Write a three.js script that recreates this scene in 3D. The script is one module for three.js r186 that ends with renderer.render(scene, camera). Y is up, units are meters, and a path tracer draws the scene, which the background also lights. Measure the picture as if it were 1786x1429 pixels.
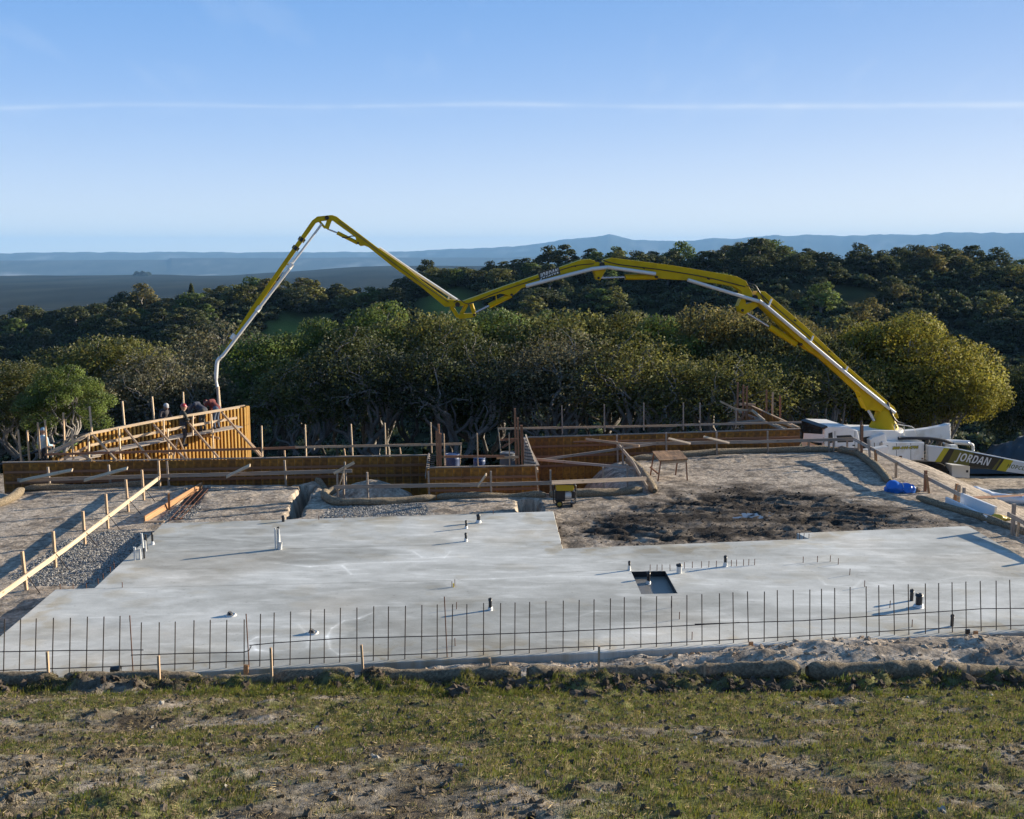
import * as THREE from 'three';
import { mergeGeometries, mergeVertices } from 'three/addons/utils/BufferGeometryUtils.js';
import { MarchingCubes } from 'three/addons/objects/MarchingCubes.js';

// ---------------------------------------------------------------- camera, sky, sun, exposure
const EYE = 8, FPX = 1840, PITCH = Math.atan(269.5 / FPX);
const scene = new THREE.Scene();
const camera = new THREE.PerspectiveCamera(2 * Math.atan(714.5 / FPX) * 180 / Math.PI, 1024 / 819, 0.3, 60000);
camera.position.set(0, EYE, 0);
camera.rotation.set(-PITCH, 0, 0);
const renderer = new THREE.WebGLRenderer({ antialias: true });
renderer.toneMapping = THREE.LinearToneMapping;
renderer.toneMappingExposure = 2.25;
renderer.shadowMap.enabled = true;
const SUN = new THREE.Vector3(1.09, 0.297, -0.49).normalize();
const sun = new THREE.DirectionalLight(new THREE.Color(1.0, 0.88, 0.70), 5);
sun.name = 'sun';
sun.position.copy(SUN).multiplyScalar(120).add(new THREE.Vector3(0, 0, -35));
sun.target.position.set(0, 0, -35);
sun.castShadow = true;
Object.assign(sun.shadow.camera, { left: -60, right: 60, top: 50, bottom: -50, near: 1, far: 400 });
sun.shadow.mapSize.set(4096, 4096);
scene.add(sun, sun.target);

const V = (x, y, z) => new THREE.Vector3(x, y, z);
function sight(px, py) {            // direction from the eye towards a point of the picture plane (1786 x 1429)
  const u = (px - 893) / FPX, v = (714.5 - py) / FPX, c = Math.cos(PITCH), s = Math.sin(PITCH);
  return V(u, v * c - s, -v * s - c);
}
const onY = (px, py, h) => { const r = sight(px, py); return r.multiplyScalar((h - EYE) / r.y).add(V(0, EYE, 0)); };   // survey point on a level
const at = (px, py, d) => { const r = sight(px, py); return r.multiplyScalar(d / -r.z).add(V(0, EYE, 0)); };             // survey point at a depth
const smooth = (a, b, x) => { const t = Math.min(1, Math.max(0, (x - a) / (b - a))); return t * t * (3 - 2 * t); };
const lerp = (a, b, t) => a + (b - a) * t, clamp = (x, a, b) => Math.min(b, Math.max(a, x));
let rseed = 7;
const rnd = () => { rseed = (rseed + 0x6d2b79f5) | 0; let t = Math.imul(rseed ^ (rseed >>> 15), 1 | rseed); t = (t + Math.imul(t ^ (t >>> 7), 61 | t)) ^ t; return ((t ^ (t >>> 14)) >>> 0) / 4294967296; };
const rr = (a, b) => a + (b - a) * rnd();
function hash(x, y, z) { let h = Math.imul(x, 374761393) + Math.imul(y, 668265263) + Math.imul(z, 1274126177) | 0; h = Math.imul(h ^ (h >>> 13), 1274126177); return ((h ^ (h >>> 16)) >>> 0) / 4294967296; }
function noise(x, y, z = 0) {       // value noise 0..1
  const X = Math.floor(x), Y = Math.floor(y), fx = x - X, fy = y - Y, u = fx * fx * (3 - 2 * fx), v = fy * fy * (3 - 2 * fy);
  const a = hash(X, Y, z), b = hash(X + 1, Y, z), c = hash(X, Y + 1, z), d = hash(X + 1, Y + 1, z);
  return a + (b - a) * u + (c - a) * v + (a - b - c + d) * u * v;
}
function fbm(x, y, n = 4, z = 0) { let s = 0, a = 0.5, t = 0; for (let i = 0; i < n; i++) { s += a * noise(x, y, z + i * 17); t += a; a *= 0.5; x = x * 2.03 + 5.1; y = y * 2.03 + 1.7; } return s / t; }
function poly(points, x) {          // piecewise linear y(x)
  if (x <= points[0][0]) return points[0][1];
  for (let i = 1; i < points.length; i++) if (x <= points[i][0]) { const [a, p] = points[i - 1], [b, q] = points[i]; return lerp(p, q, (x - a) / (b - a)); }
  return points[points.length - 1][1];
}
function signedDistance(points, x, y) {   // negative inside
  let best = 1e9, inside = false;
  for (let i = 0, j = points.length - 1; i < points.length; j = i++) {
    const [ax, ay] = points[j], [bx, by] = points[i], dx = bx - ax, dy = by - ay, t = clamp(((x - ax) * dx + (y - ay) * dy) / (dx * dx + dy * dy + 1e-9), 0, 1);
    const ex = x - ax - dx * t, ey = y - ay - dy * t; best = Math.min(best, ex * ex + ey * ey);
    if ((ay > y) !== (by > y) && x < ax + (y - ay) / (by - ay) * dx) inside = !inside;
  }
  return (inside ? -1 : 1) * Math.sqrt(best);
}

{ // the sky: clear evening air, pale towards the horizon and towards the sun, with one vapour trail
  const W = 4096, H = 2048, data = new Float32Array(W * H * 4), R = 180 / Math.PI;
  const d1 = sight(0, 187).normalize(), d2 = sight(1786, 181).normalize(), n = d1.clone().cross(d2).normalize();
  const low = [0.455, 0.462, 0.418], mid = [0.042, 0.190, 0.475], top = [0.045, 0.084, 0.16];
  const sunAz = Math.atan2(SUN.z, SUN.x), cols = new Float32Array(W * 4);
  for (let c = 0; c < W; c++) { const az = (c + 0.5) / W * 2 * Math.PI - Math.PI; let da = Math.abs(az - sunAz); if (da > Math.PI) da = 2 * Math.PI - da; cols[c * 4] = Math.cos(az); cols[c * 4 + 1] = Math.sin(az); cols[c * 4 + 2] = Math.exp(-((da * R / 52) ** 2)); }
  for (let r = 0; r < H; r++) {
    const el = ((r + 0.5) / H - 0.5) * Math.PI, e = Math.max(el * R, 0), y = Math.sin(el), cy = Math.cos(el);
    const a = Math.exp(-e / 5.8), b = Math.exp(-e / 30), near = Math.exp(-e / 11);
    for (let c = 0; c < W; c++) {
      const o = (r * W + c) * 4, g = cols[c * 4 + 2] * near, x = cols[c * 4] * cy, z = cols[c * 4 + 1] * cy;
      let q = 0;
      if (el > 0.05 && el < 1.2) {
        const s = Math.asin(n.x * x + n.y * y + n.z * z) * R, along = Math.atan2(z, x) * R;
        if (Math.abs(s) < 1.2) {
          const wob = (noise(along * 0.11, 3) - 0.5) * 0.24, w = 0.055 + 0.05 * noise(along * 0.35, 9) + 0.05 * smooth(-95, -62, along);
          q = (0.30 + 0.22 * smooth(-100, -65, along)) * Math.exp(-(((s + wob) / w) ** 2)) * (0.45 + 0.75 * noise(along * 0.9, s * 5, 4)) + 0.07 * Math.exp(-(((s + wob - 0.12) / 0.4) ** 2)) * noise(along * 0.7, s * 3, 5);
        }
        q += 0.08 * smooth(0.52, 0.8, fbm(x * 9 / (y + 0.15), z * 2.2 / (y + 0.15), 4, 40)) * smooth(0.05, 0.2, el) * smooth(1.2, 0.6, el);
      }
      for (let k = 0; k < 3; k++) {
        let v = lerp(lerp(top[k], mid[k], b), low[k], a) + g * [0.25, 0.18, 0.07][k];
        data[o + k] = v + (([0.36, 0.40, 0.45][k]) - v) * clamp(q, 0, 0.75);
      }
      data[o + 3] = 1;
    }
  }
  const t = new THREE.DataTexture(data, W, H, THREE.RGBAFormat, THREE.FloatType);
  t.mapping = THREE.EquirectangularReflectionMapping; t.magFilter = t.minFilter = THREE.LinearFilter; t.needsUpdate = true;
  scene.background = t; scene.environment = t;
}
scene.fog = new THREE.FogExp2(new THREE.Color(0.31, 0.61, 1.0), 0.000044);

// ---------------------------------------------------------------- naming and building helpers
const taken = new Map();
function numbered(name) { const k = taken.get(name) || 0; taken.set(name, k + 1); return k ? name + '_' + String(k).padStart(3, '0') : name; }
function tag(o, label, category, group, kind) { if (label) o.userData.label = label; if (category) o.userData.category = category; if (group) o.userData.group = group; if (kind) o.userData.kind = kind; return o; }
function thing(name, base, label, category, group) {
  const o = new THREE.Group(); o.name = numbered(name); o.position.copy(base); scene.add(o);
  return tag(o, label, category, group);
}
function shadow(o) { o.castShadow = o.receiveShadow = true; return o; }
function part(parent, name, geometry, material, position) {      // position in the parent's frame
  const m = shadow(new THREE.Mesh(geometry, material)); m.name = name;
  if (position) m.position.copy(position);
  parent.add(m); return m;
}
function solo(name, geometry, material, label, category, group, kind) {
  const m = shadow(new THREE.Mesh(geometry, material)); m.name = numbered(name); scene.add(m);
  return tag(m, label, category, group, kind);
}
const STICK = (() => {   // unit stick along z; u runs along it
  const g = new THREE.BoxGeometry(1, 1, 1), p = g.attributes.position, n = g.attributes.normal, uv = g.attributes.uv;
  for (let i = 0; i < p.count; i++) uv.setXY(i, p.getZ(i) + 0.5, Math.abs(n.getX(i)) > 0.5 ? p.getY(i) * 0.45 + 0.25 : Math.abs(n.getZ(i)) > 0.5 ? p.getX(i) * 0.4 + 0.3 : p.getX(i) * 0.45 + 0.75);
  return g;
})();
const ROD = (() => { const g = new THREE.CylinderGeometry(0.5, 0.5, 1, 10, 1); g.rotateX(Math.PI / 2); return g; })();
const Y = V(0, 1, 0);
function between(m, a, b, w, t, side) {   // lays a unit stick from a to b (world points; parents are unturned groups)
  const dir = b.clone().sub(a), len = dir.length(); dir.divideScalar(len);
  let up = side ? side.clone() : Math.abs(dir.y) > 0.9 ? V(0, 0, 1) : Y.clone();
  const x = up.clone().cross(dir).normalize(); up = dir.clone().cross(x);
  m.quaternion.setFromRotationMatrix(new THREE.Matrix4().makeBasis(x, up, dir));
  m.scale.set(w, t, len);
  m.position.copy(a).add(b).multiplyScalar(0.5);
  for (let q = m.parent; q && q !== scene; q = q.parent) m.position.sub(q.position);
  return m;
}
function stick(parent, name, a, b, w, t, material, side) { return between(part(parent, name, STICK, material), a, b, w, t, side); }
function rod(parent, name, a, b, r, material) { return between(part(parent, name, ROD, material), a, b, 2 * r, 2 * r); }
function looseStick(name, a, b, w, t, material, label, category, group, up) {
  const m = shadow(new THREE.Mesh(STICK, material)); m.name = numbered(name); scene.add(m); between(m, a, b, w, t, up); return tag(m, label, category, group);
}
function tubeGeo(points, radii, sides = 8, closed = true, bulge) {   // tapered tube through points
  const n = points.length, pos = [], uv = [], idx = []; let ref = V(0, 1, 0.13).normalize(), run = 0;
  for (let i = 0; i < n; i++) {
    const t = points[Math.min(i + 1, n - 1)].clone().sub(points[Math.max(i - 1, 0)]).normalize();
    if (Math.abs(t.dot(ref)) > 0.95) ref = V(1, 0.1, 0.2).normalize();
    const x = ref.clone().cross(t).normalize(), y = t.clone().cross(x); ref = y;
    if (i) run += points[i].distanceTo(points[i - 1]);
    const R = typeof radii === 'number' ? radii : radii[i];
    for (let k = 0; k <= sides; k++) {
      const a = k / sides * Math.PI * 2, rad = R * (bulge ? bulge(i, a, run) : 1), c = Math.cos(a) * rad, s = Math.sin(a) * rad;
      pos.push(points[i].x + x.x * c + y.x * s, points[i].y + x.y * c + y.y * s, points[i].z + x.z * c + y.z * s); uv.push(run, k / sides);
      if (i && k) { const q = i * (sides + 1) + k, p = q - sides - 1; idx.push(p - 1, q - 1, q, p - 1, q, p); }
    }
  }
  if (closed) for (const [i, flip] of [[0, 0], [n - 1, 1]]) { const c = pos.length / 3; pos.push(points[i].x, points[i].y, points[i].z); uv.push(0, 0); for (let k = 0; k < sides; k++) { const q = i * (sides + 1) + k; flip ? idx.push(c, q, q + 1) : idx.push(c, q + 1, q); } }
  const g = new THREE.BufferGeometry();
  g.setAttribute('position', new THREE.Float32BufferAttribute(pos, 3)); g.setAttribute('uv', new THREE.Float32BufferAttribute(uv, 2)); g.setIndex(idx); g.computeVertexNormals();
  return g;
}
const spline = (pts, n) => new THREE.CatmullRomCurve3(pts, false, 'centripetal').getPoints(n);
const box = (w, h, d, x = 0, y = 0, z = 0) => new THREE.BoxGeometry(w, h, d).translate(x, y, z);

// ---------------------------------------------------------------- textures and materials
function texture(w, h, f, srgb = true, repeat = true) {
  const d = new Uint8Array(w * h * 4);
  for (let y = 0; y < h; y++) for (let x = 0; x < w; x++) { const c = f(x / w, y / h, x, y), o = (y * w + x) * 4; if (typeof c === 'number') d[o] = d[o + 1] = d[o + 2] = clamp(c, 0, 1) * 255; else for (let k = 0; k < 3; k++) d[o + k] = clamp(c[k], 0, 1) * 255; d[o + 3] = 255; }
  const t = new THREE.DataTexture(d, w, h); t.magFilter = THREE.LinearFilter; t.minFilter = THREE.LinearMipmapLinearFilter; t.generateMipmaps = true;
  if (repeat) t.wrapS = t.wrapT = THREE.RepeatWrapping;
  if (srgb) t.colorSpace = THREE.SRGBColorSpace;
  t.needsUpdate = true; return t;
}
// tiling noise: period p cells
function tile(u, v, p, z = 0) { const x = u * p, y = v * p, X = Math.floor(x), Y2 = Math.floor(y), fx = x - X, fy = y - Y2, a = fx * fx * (3 - 2 * fx), b = fy * fy * (3 - 2 * fy), m = (k) => ((k % p) + p) % p; return lerp(lerp(hash(m(X), m(Y2), z), hash(m(X + 1), m(Y2), z), a), lerp(hash(m(X), m(Y2 + 1), z), hash(m(X + 1), m(Y2 + 1), z), a), b); }
function tfbm(u, v, p, n, z = 0) { let s = 0, a = 0.5, t = 0; for (let i = 0; i < n; i++) { s += a * tile(u, v, p, z + i * 7); t += a; a *= 0.55; p *= 2; } return s / t; }
const soilMap = texture(1024, 1024, (u, v) => { const a = tfbm(u, v, 32, 5, 1), c = tfbm(u, v, 9, 3, 71), g = hash(Math.floor(u * 300), Math.floor(v * 300), 3), p = g > 0.985 ? 0.16 : g < 0.035 ? -0.2 : 0; return 0.74 + (a - 0.5) * 0.5 + (c - 0.5) * 0.12 + p + (hash(Math.floor(u * 1024), Math.floor(v * 1024), 9) - 0.5) * 0.16; });
const soilBump = texture(1024, 1024, (u, v) => tfbm(u, v, 40, 5, 21) * 0.8 + 0.2 * hash(Math.floor(u * 512), Math.floor(v * 512), 5), false);
const woodMap = texture(512, 64, (u, v) => { const g = tile(u * 1 + tile(u, v, 6, 2) * 0.02, v, 32, 4), k = noise(u * 5, v * 46, 3), l = noise(u * 26, v * 90, 8), knot = Math.max(0, 1 - 34 * Math.hypot((u - 0.31) * 1.6, (v - 0.3) * 0.35)) + Math.max(0, 1 - 40 * Math.hypot((u - 0.74) * 1.6, (v - 0.78) * 0.35)); return 0.82 + (k - 0.5) * 0.34 + (l - 0.5) * 0.16 + (g - 0.5) * 0.05 - knot * 0.4; });
const plyMap = texture(256, 256, (u, v) => { const k = noise(u * 40, v * 3, 3), l = noise(u * 90, v * 9, 8), s = fbm(u * 5, v * 5, 4, 30), d = hash(Math.floor(u * 60), Math.floor(v * 60), 6) > 0.993 ? -0.25 : 0; return 0.78 + (k - 0.5) * 0.26 + (l - 0.5) * 0.14 + (s - 0.5) * 0.5 + d; });
const grimeMap = texture(512, 512, (u, v) => { const s = tfbm(u, v, 3, 5, 61), r = tile(u, v * 0.25, 40, 8), d = smooth(0.5, 0.8, tfbm(u, v, 4, 6, 90)); return [0.97 - 0.07 * smooth(0.45, 0.75, s) - 0.07 * d, 0.965 - 0.075 * smooth(0.45, 0.75, s) - 0.085 * d, 0.955 - 0.085 * smooth(0.45, 0.75, s) - 0.11 * d - 0.02 * (r - 0.5)]; });
grimeMap.repeat.set(0.45, 0.45);
const M = {};
const mat = (r, g, b, rough = 0.85, more = {}) => new THREE.MeshPhysicalMaterial({ color: new THREE.Color().setRGB(r, g, b), roughness: rough, specularIntensity: rough > 0.7 ? 0.3 : 1, ...more });
M.pine = mat(0.86, 0.66, 0.45, 0.8, { map: woodMap }); M.pineB = mat(0.72, 0.51, 0.33, 0.8, { map: woodMap }); M.pineRed = mat(0.42, 0.215, 0.125, 0.8, { map: woodMap });
M.pineOld = mat(0.50, 0.41, 0.33, 0.85, { map: woodMap }); M.pineGrey = mat(0.62, 0.54, 0.46, 0.85, { map: woodMap });
M.orange = mat(0.62, 0.34, 0.17, 0.75, { map: woodMap });
M.ply = [[0.50, 0.205, 0.018], [0.44, 0.175, 0.016], [0.54, 0.23, 0.022], [0.36, 0.14, 0.016]].map((c) => mat(...c, 0.6, { map: plyMap }));
M.stud = [[0.72, 0.40, 0.075], [0.64, 0.33, 0.05], [0.78, 0.46, 0.10]].map((c) => mat(...c, 0.7, { map: woodMap }));
M.steel = mat(0.055, 0.042, 0.036, 0.6, { metalness: 0.3 }); M.rust = mat(0.13, 0.06, 0.035, 0.8);
M.white = mat(0.84, 0.83, 0.80, 0.42, { map: grimeMap }); M.black = mat(0.014, 0.014, 0.016, 0.5); M.pvc = mat(0.62, 0.62, 0.60, 0.45); M.abs = mat(0.02, 0.02, 0.022, 0.45);
M.yellow = new THREE.MeshPhysicalMaterial({ color: new THREE.Color().setRGB(0.57, 0.385, 0.0), roughness: 0.5, specularIntensity: 0.45, map: grimeMap }); M.chrome = mat(0.55, 0.56, 0.58, 0.25, { metalness: 0.9 }); M.pipe = mat(0.62, 0.62, 0.60, 0.4, { metalness: 0.15 });
M.tyre = mat(0.02, 0.02, 0.02, 0.9); M.glass = mat(0.02, 0.025, 0.03, 0.08);
M.straw = mat(0.56, 0.45, 0.31, 0.95, { map: soilMap, bumpMap: soilBump, bumpScale: 0.04 });
// ---------------------------------------------------------------- the ground
const GL = -0.2;                                                   // level of the graded pad; the slab's top is level 0
const plan = (list, h = GL) => list.map(([a, b]) => { const p = onY(a, b, h); return [p.x, -p.z]; });
const frontLine = [onY(-90, 1194, 0), onY(1975, 1093, 0)];         // front edge of the slab
const frontD = (x) => lerp(-frontLine[0].z, -frontLine[1].z, (x - frontLine[0].x) / (frontLine[1].x - frontLine[0].x));
const padBack = plan([[-500, 880], [0, 862], [38, 857], [275, 848], [520, 845], [548, 838], [568, 872], [600, 882], [700, 877], [800, 870], [900, 868], [1000, 867], [1120, 861], [1136, 852], [1098, 806], [1200, 797], [1300, 791], [1460, 788], [1493, 796], [1552, 846], [1620, 876], [1700, 906], [1786, 934], [2150, 1075]]);
const padShape = [[-60, 10], ...[[-60, padBack[0][1]]], ...padBack, [padBack[padBack.length - 1][0], 10]];
const slabPx = [[-100, 1194], [96, 1028.6], [164, 1026], [284, 913], [965, 892], [982, 957], [1410, 940], [1390, 930], [1689, 917.5], [1992, 1093]];
const slabShape = plan(slabPx, 0);
const trenches = [plan([[528, 846], [546, 846], [520, 902], [500, 906]]), plan([[905, 874], [935, 872], [942, 893], [906, 893]]), plan([[330, 852], [358, 850], [338, 880], [310, 880]])];
const mudCore = plan([[1000, 930], [1040, 905], [1180, 870], [1300, 850], [1440, 870], [1560, 905], [1640, 912], [1420, 926], [1330, 938], [1100, 948]]);
const gravels = [plan([[35, 1005], [110, 945], [215, 925], [240, 945], [170, 1015], [80, 1024]], GL), plan([[575, 885], [730, 880], [745, 898], [560, 905]], GL), plan([[285, 908], [308, 884], [340, 882], [330, 908]], GL)];
const fgLevel = (x, d) => 6.3 - 0.3265 * d;
const spoil = (x, d) => { const w = smooth(-3.2, -0.2, x), c = lerp(18.5, 19.45, smooth(-2, 9, x)); return w * (0.38 + 0.16 * smooth(2, 9, x)) * Math.exp(-(((d - c) / lerp(0.75, 1.25, smooth(-1, 6, x))) ** 2)); };
const crest = (x) => poly([[-260, -24], [-167, -16.7], [-111, -9.5], [-89, -6.4], [-74, -4.5], [-62, -7.7], [-36, -3.9], [-21, 0.2], [1, 2], [20, 4.3], [58, 3.9], [78, 7.3], [114, 5.4], [151, 3.5], [167, 1.7], [260, -4]], x);
function hills(x, d) {                                              // beyond the building site: into the gully, up the far side, then away
  const side = smooth(-12, -60, x), down = poly([[44, -1.8], [60, -4.5], [80, -11], [110, -23], [150, -33], [190, -34]], d) - 4 * side;
  const q = clamp((d - 175) / (345 - 175), 0, 1), up = lerp(-34 - 4 * side, crest(x * 345 / Math.max(d, 345)), q * q * (3 - 2 * q) * 0.6 + q * 0.4);
  let h = d < 175 ? down : up;
  if (d > 345) h = lerp(crest(x * 345 / d), -100, smooth(345, 1300, d) ** 0.8);
  return h + (fbm(x * 0.03, d * 0.03, 4, 77) - 0.5) * 11 * smooth(60, 130, d) * (1 - 0.7 * smooth(270, 330, d) * smooth(420, 360, d));
}
function ground(x, d) {                                             // height of the ground, without the finest clods
  const fd = frontD(x);
  if (d < 18.4) {
    const slope = fgLevel(x, d) + (fbm(x * 0.35, d * 0.35, 3, 5) - 0.5) * 0.22;
    const lip = 0.12 * Math.exp(-(((d - 16.9) / 0.35) ** 2));
    const low = lerp(-0.12, 0.25, smooth(-1, 6, x)) + (noise(x * 1.2, d * 1.2, 3) - 0.5) * 0.1;
    return lerp(slope + lip, low, smooth(16.95, 18.4, d)) + spoil(x, d);
  }
  const low = lerp(-0.12, lerp(0.25, -0.12, smooth(18.4, fd, d)), smooth(-1, 6, x)) + (noise(x * 1.2, d * 1.2, 3) - 0.5) * 0.1 * smooth(fd + 2, fd, d);
  let h = d < fd ? low + spoil(x, d) : GL;
  if (d < fd) return h;
  const s = signedDistance(padShape, x, d);
  h += (fbm(x * 0.4, d * 0.4, 3, 8) - 0.5) * 0.1;
  const away = hills(x, Math.max(d, 44));
  if (s > 0) {
    const right = smooth(6.5, 12, x), bank = Math.exp(-(((x - 5.2) / 2.6) ** 2)) * smooth(34, 36, d);
    const fall = lerp(smooth(0, lerp(1.1, 4.6, bank), s) * 1.6, 3.0 * smooth(0.8, 10, s) , right);
    h -= fall;
    if (d > 44) h = lerp(h, Math.min(away, h + 2), smooth(44, 58, d));
    if (d > 58) h = away;
  }
  const mound = onMound(x, d); h = Math.max(h, mound);
  for (const t of trenches) { const k = signedDistance(t, x, d); if (k < 0.12) h -= 0.95 * smooth(0.1, -0.06, k + (noise(x * 4, d * 4, 2) - 0.5) * 0.12); }
  return h;
}
const moundTop = onY(640, 868, GL), onMound = (x, d) => { const r = Math.hypot((x - moundTop.x) / 1.15, (d + moundTop.z - 0.95) / 0.9); return r > 1.3 ? -999 : GL + 0.42 * (1 - r ** 1.3) + (fbm(x * 2, d * 2, 3, 2) - 0.5) * 0.16; };
const grassy = (x, d) => smooth(0.455, 0.59, 0.6 * fbm(x * 0.8, d * 0.8, 4, 61) + 0.4 * fbm(x * 2.6, d * 2.6, 3, 64) + 0.09 * smooth(9, 15.5, d) + 0.05 * smooth(-5, 5, x));
const billow = (x, y, n, z) => { let s = 0, a = 1, t = 0; for (let i = 0; i < n; i++) { s += a * Math.abs(2 * noise(x, y, z + i * 9) - 1); t += a; a *= 0.55; x = x * 2.1 + 3.3; y = y * 2.1 + 8.1; } return s / t; };
function groundDetail(x, d) {                                       // clods, ruts and prints
  if (d < 18.6) {
    const rough = 0.35 + 0.65 * smooth(0.45, 0.62, fbm(x * 0.6, d * 0.6, 3, 30)), bank = smooth(15.6, 16.5, d) * smooth(17.1, 16.75, d);
    return (fbm(x * 1.1, d * 1.1, 3, 31) - 0.5) * 0.10 + (billow(x * 2.6, d * 2.6, 3, 35) - 0.4) * 0.15 * rough + (noise(x * 7, d * 7, 39) - 0.5) * 0.05 * rough + bank * Math.max(0, fbm(x * 2.6, d * 3, 4, 37) - 0.42) * 0.75;
  }
  const fd = frontD(x), m = smooth(0.9, -0.9, signedDistance(mudCore, x, d)), n = (fbm(x * 3.1, d * 3.1, 4, 41) - 0.5);
  if (d < fd) return (billow(x * 1.3 + d * 0.9, d * 2.0, 4, 43) - 0.42) * 0.20 * smooth(-3.4, -1, x) + n * 0.07;
  if (d > 60) return 0;
  const treads = m * 0.06 * Math.sin((x * 0.35 + d * 1.3 + noise(x * 0.3, d * 0.5, 5) * 1.6) * 8) * smooth(0.4, 0.6, noise(x * 0.35, d * 0.8, 14));
  const prints = -0.06 * smooth(0.66, 0.74, noise(x * 3.1, d * 3.1, 15)) * (0.4 + m) * smooth(0.45, 0.6, noise(x * 0.5, d * 0.5, 18));
  return n * (0.035 + 0.05 * m) + (billow(x * 2.6, d * 5.0, 3, 44) - 0.4) * 0.085 * m + (noise(x * 7, d * 7, 47) - 0.5) * 0.018 + treads + prints;
}
const heightAt = (x, d) => ground(x, d) + groundDetail(x, d);
const G = (x, z) => heightAt(x, -z);
const sunk = (p, dy = 0) => V(p.x, G(p.x, p.z) + dy, p.z);          // a point dropped onto the ground
{
  const xs = [], ds = [];
  for (let x = 0, s = 0.085; x < 1500; x += s) { xs.push(x); if (x) xs.unshift(-x); s = x < 11.5 ? 0.085 : x < 24 ? 0.13 : s * 1.075; }
  for (let d = -25; d < 5.5; d += 1.4) ds.push(d);
  for (let d = 5.5, s = 0.07; d < 2200; d += s) { ds.push(d); s = d < 17.6 ? 0.075 : d < 47 ? 0.11 : s * 1.05; }
  const nx = xs.length, nd = ds.length, pos = new Float32Array(nx * nd * 3), col = new Float32Array(nx * nd * 3), uv = new Float32Array(nx * nd * 2), idx = new Uint32Array((nx - 1) * (nd - 1) * 6);
  const sand = [0.35, 0.293, 0.232], dust = [0.42, 0.355, 0.282], mud = [0.045, 0.038, 0.032], damp = [0.15, 0.124, 0.099], stone = [0.22, 0.21, 0.195], soil = [0.185, 0.160, 0.124], dark = [0.06, 0.048, 0.036], grass = [0.14, 0.145, 0.04], scrub = [0.03, 0.031, 0.016], meadow = [0.12, 0.155, 0.04], mesa = [0.017, 0.017, 0.012];  // mesa tone is lowered to include the self-shadowing of its plant cover
  const mixTo = (c, t, k) => { for (let i = 0; i < 3; i++) c[i] += (t[i] - c[i]) * k; };
  for (let j = 0; j < nd; j++) for (let i = 0; i < nx; i++) {
    const x = xs[i], d = ds[j], k = j * nx + i, fd = frontD(x);
    let h = ground(x, d); if (d > 5 && d < 60) h += groundDetail(x, d);
    if (d > fd - 0.05 && d < 40 && signedDistance(slabShape, x, d) < -0.25) h = -0.5;
    pos.set([x, h, -d], k * 3); uv.set([x / 2.6, d / 2.6], k * 2);
    let c;
    if (d < 18.4) {
      c = soil.slice(); const p = fbm(x * 1.3, d * 1.3, 4, 90);
      mixTo(c, sand, 0.5 * smooth(0.53, 0.68, p)); mixTo(c, dark, 0.85 * smooth(0.47, 0.36, p));
      mixTo(c, grass, 0.75 * grassy(x, d)); mixTo(c, dark, 0.8 * smooth(15.9, 16.6, d) * smooth(0.35, 0.6, fbm(x * 1.1, d, 3, 55)) * smooth(17.6, 17.0, d));
      mixTo(c, grass, 0.8 * smooth(17.1, 17.4, d) * smooth(18.2, 17.9, d) * smooth(2, 5, x));
    } else if (d < fd) { c = dust.slice(); mixTo(c, damp, 0.6 * smooth(0.5, 0.66, fbm(x * 0.9, d * 1.4, 4, 92) + 0.012 * x)); }
    else if (d < 62) {
      c = sand.slice(); mixTo(c, dust, smooth(0.45, 0.62, fbm(x * 0.5, d * 0.5, 3, 93)));
      const e = signedDistance(mudCore, x, d), f = fbm(x * 1.6, d * 1.6, 4, 94), f2 = fbm(x * 0.45, d * 1.3, 3, 96);
      mixTo(c, damp, smooth(1.8, -0.2, e + (f - 0.5) * 4) * 0.9); mixTo(c, mud, smooth(0.5, -0.4, e + (f - 0.5) * 3.6) * smooth(0.27, 0.42, f2)); mixTo(c, mud, 0.7 * smooth(2.2, 0.4, e) * smooth(0.58, 0.66, fbm(x * 1.1, d * 3.4, 4, 99)));
      mixTo(c, damp, 0.7 * smooth(0.56, 0.68, fbm(x * 2.2, d * 3.2, 4, 98)));
      for (const g of gravels) mixTo(c, stone, 0.7 * smooth(0.25, -0.1, signedDistance(g, x, d) + (f - 0.5) * 1.6));
      if (x > 7) mixTo(c, [0.14, 0.13, 0.06], 0.7 * smooth(0.48, 0.62, f2) * smooth(0.4, 1.2, signedDistance(padShape, x, d)) * smooth(14, 10, x));
      mixTo(c, scrub, smooth(44, 52, d) * (1 - smooth(8, 12, x) * smooth(56, 52, d)));
    } else {
      c = scrub.slice(); const w = x * 345 / Math.max(d, 60);
      const p = Math.max(smooth(12, 0, Math.abs(x + 16 + (d - 290) * 0.2)) * smooth(255, 275, d) * smooth(330, 310, d), smooth(14, 5, Math.abs(x + 62)) * smooth(285, 295, d) * smooth(325, 310, d), 0.2 * smooth(0.6, 0.7, fbm(x * 0.02, d * 0.03, 3, 66)) * smooth(200, 240, d), 0.15 * smooth(16, 6, Math.abs(x - 92)) * smooth(285, 292, d) * smooth(302, 298, d));
      mixTo(c, meadow, p * smooth(420, 380, d)); mixTo(c, mesa, smooth(420, 560, d)); mixTo(c, [0.03, 0.033, 0.024], 0.4 * smooth(560, 700, d) * smooth(0.5, 0.66, fbm(x * 0.004, d * 0.006, 4, 67)));
    }
    col.set(c, k * 3);
    if (i && j) { const o = ((j - 1) * (nx - 1) + i - 1) * 6, a = k - nx - 1; idx.set([a, a + 1, k, a, k, k - 1], o); }
  }
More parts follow.
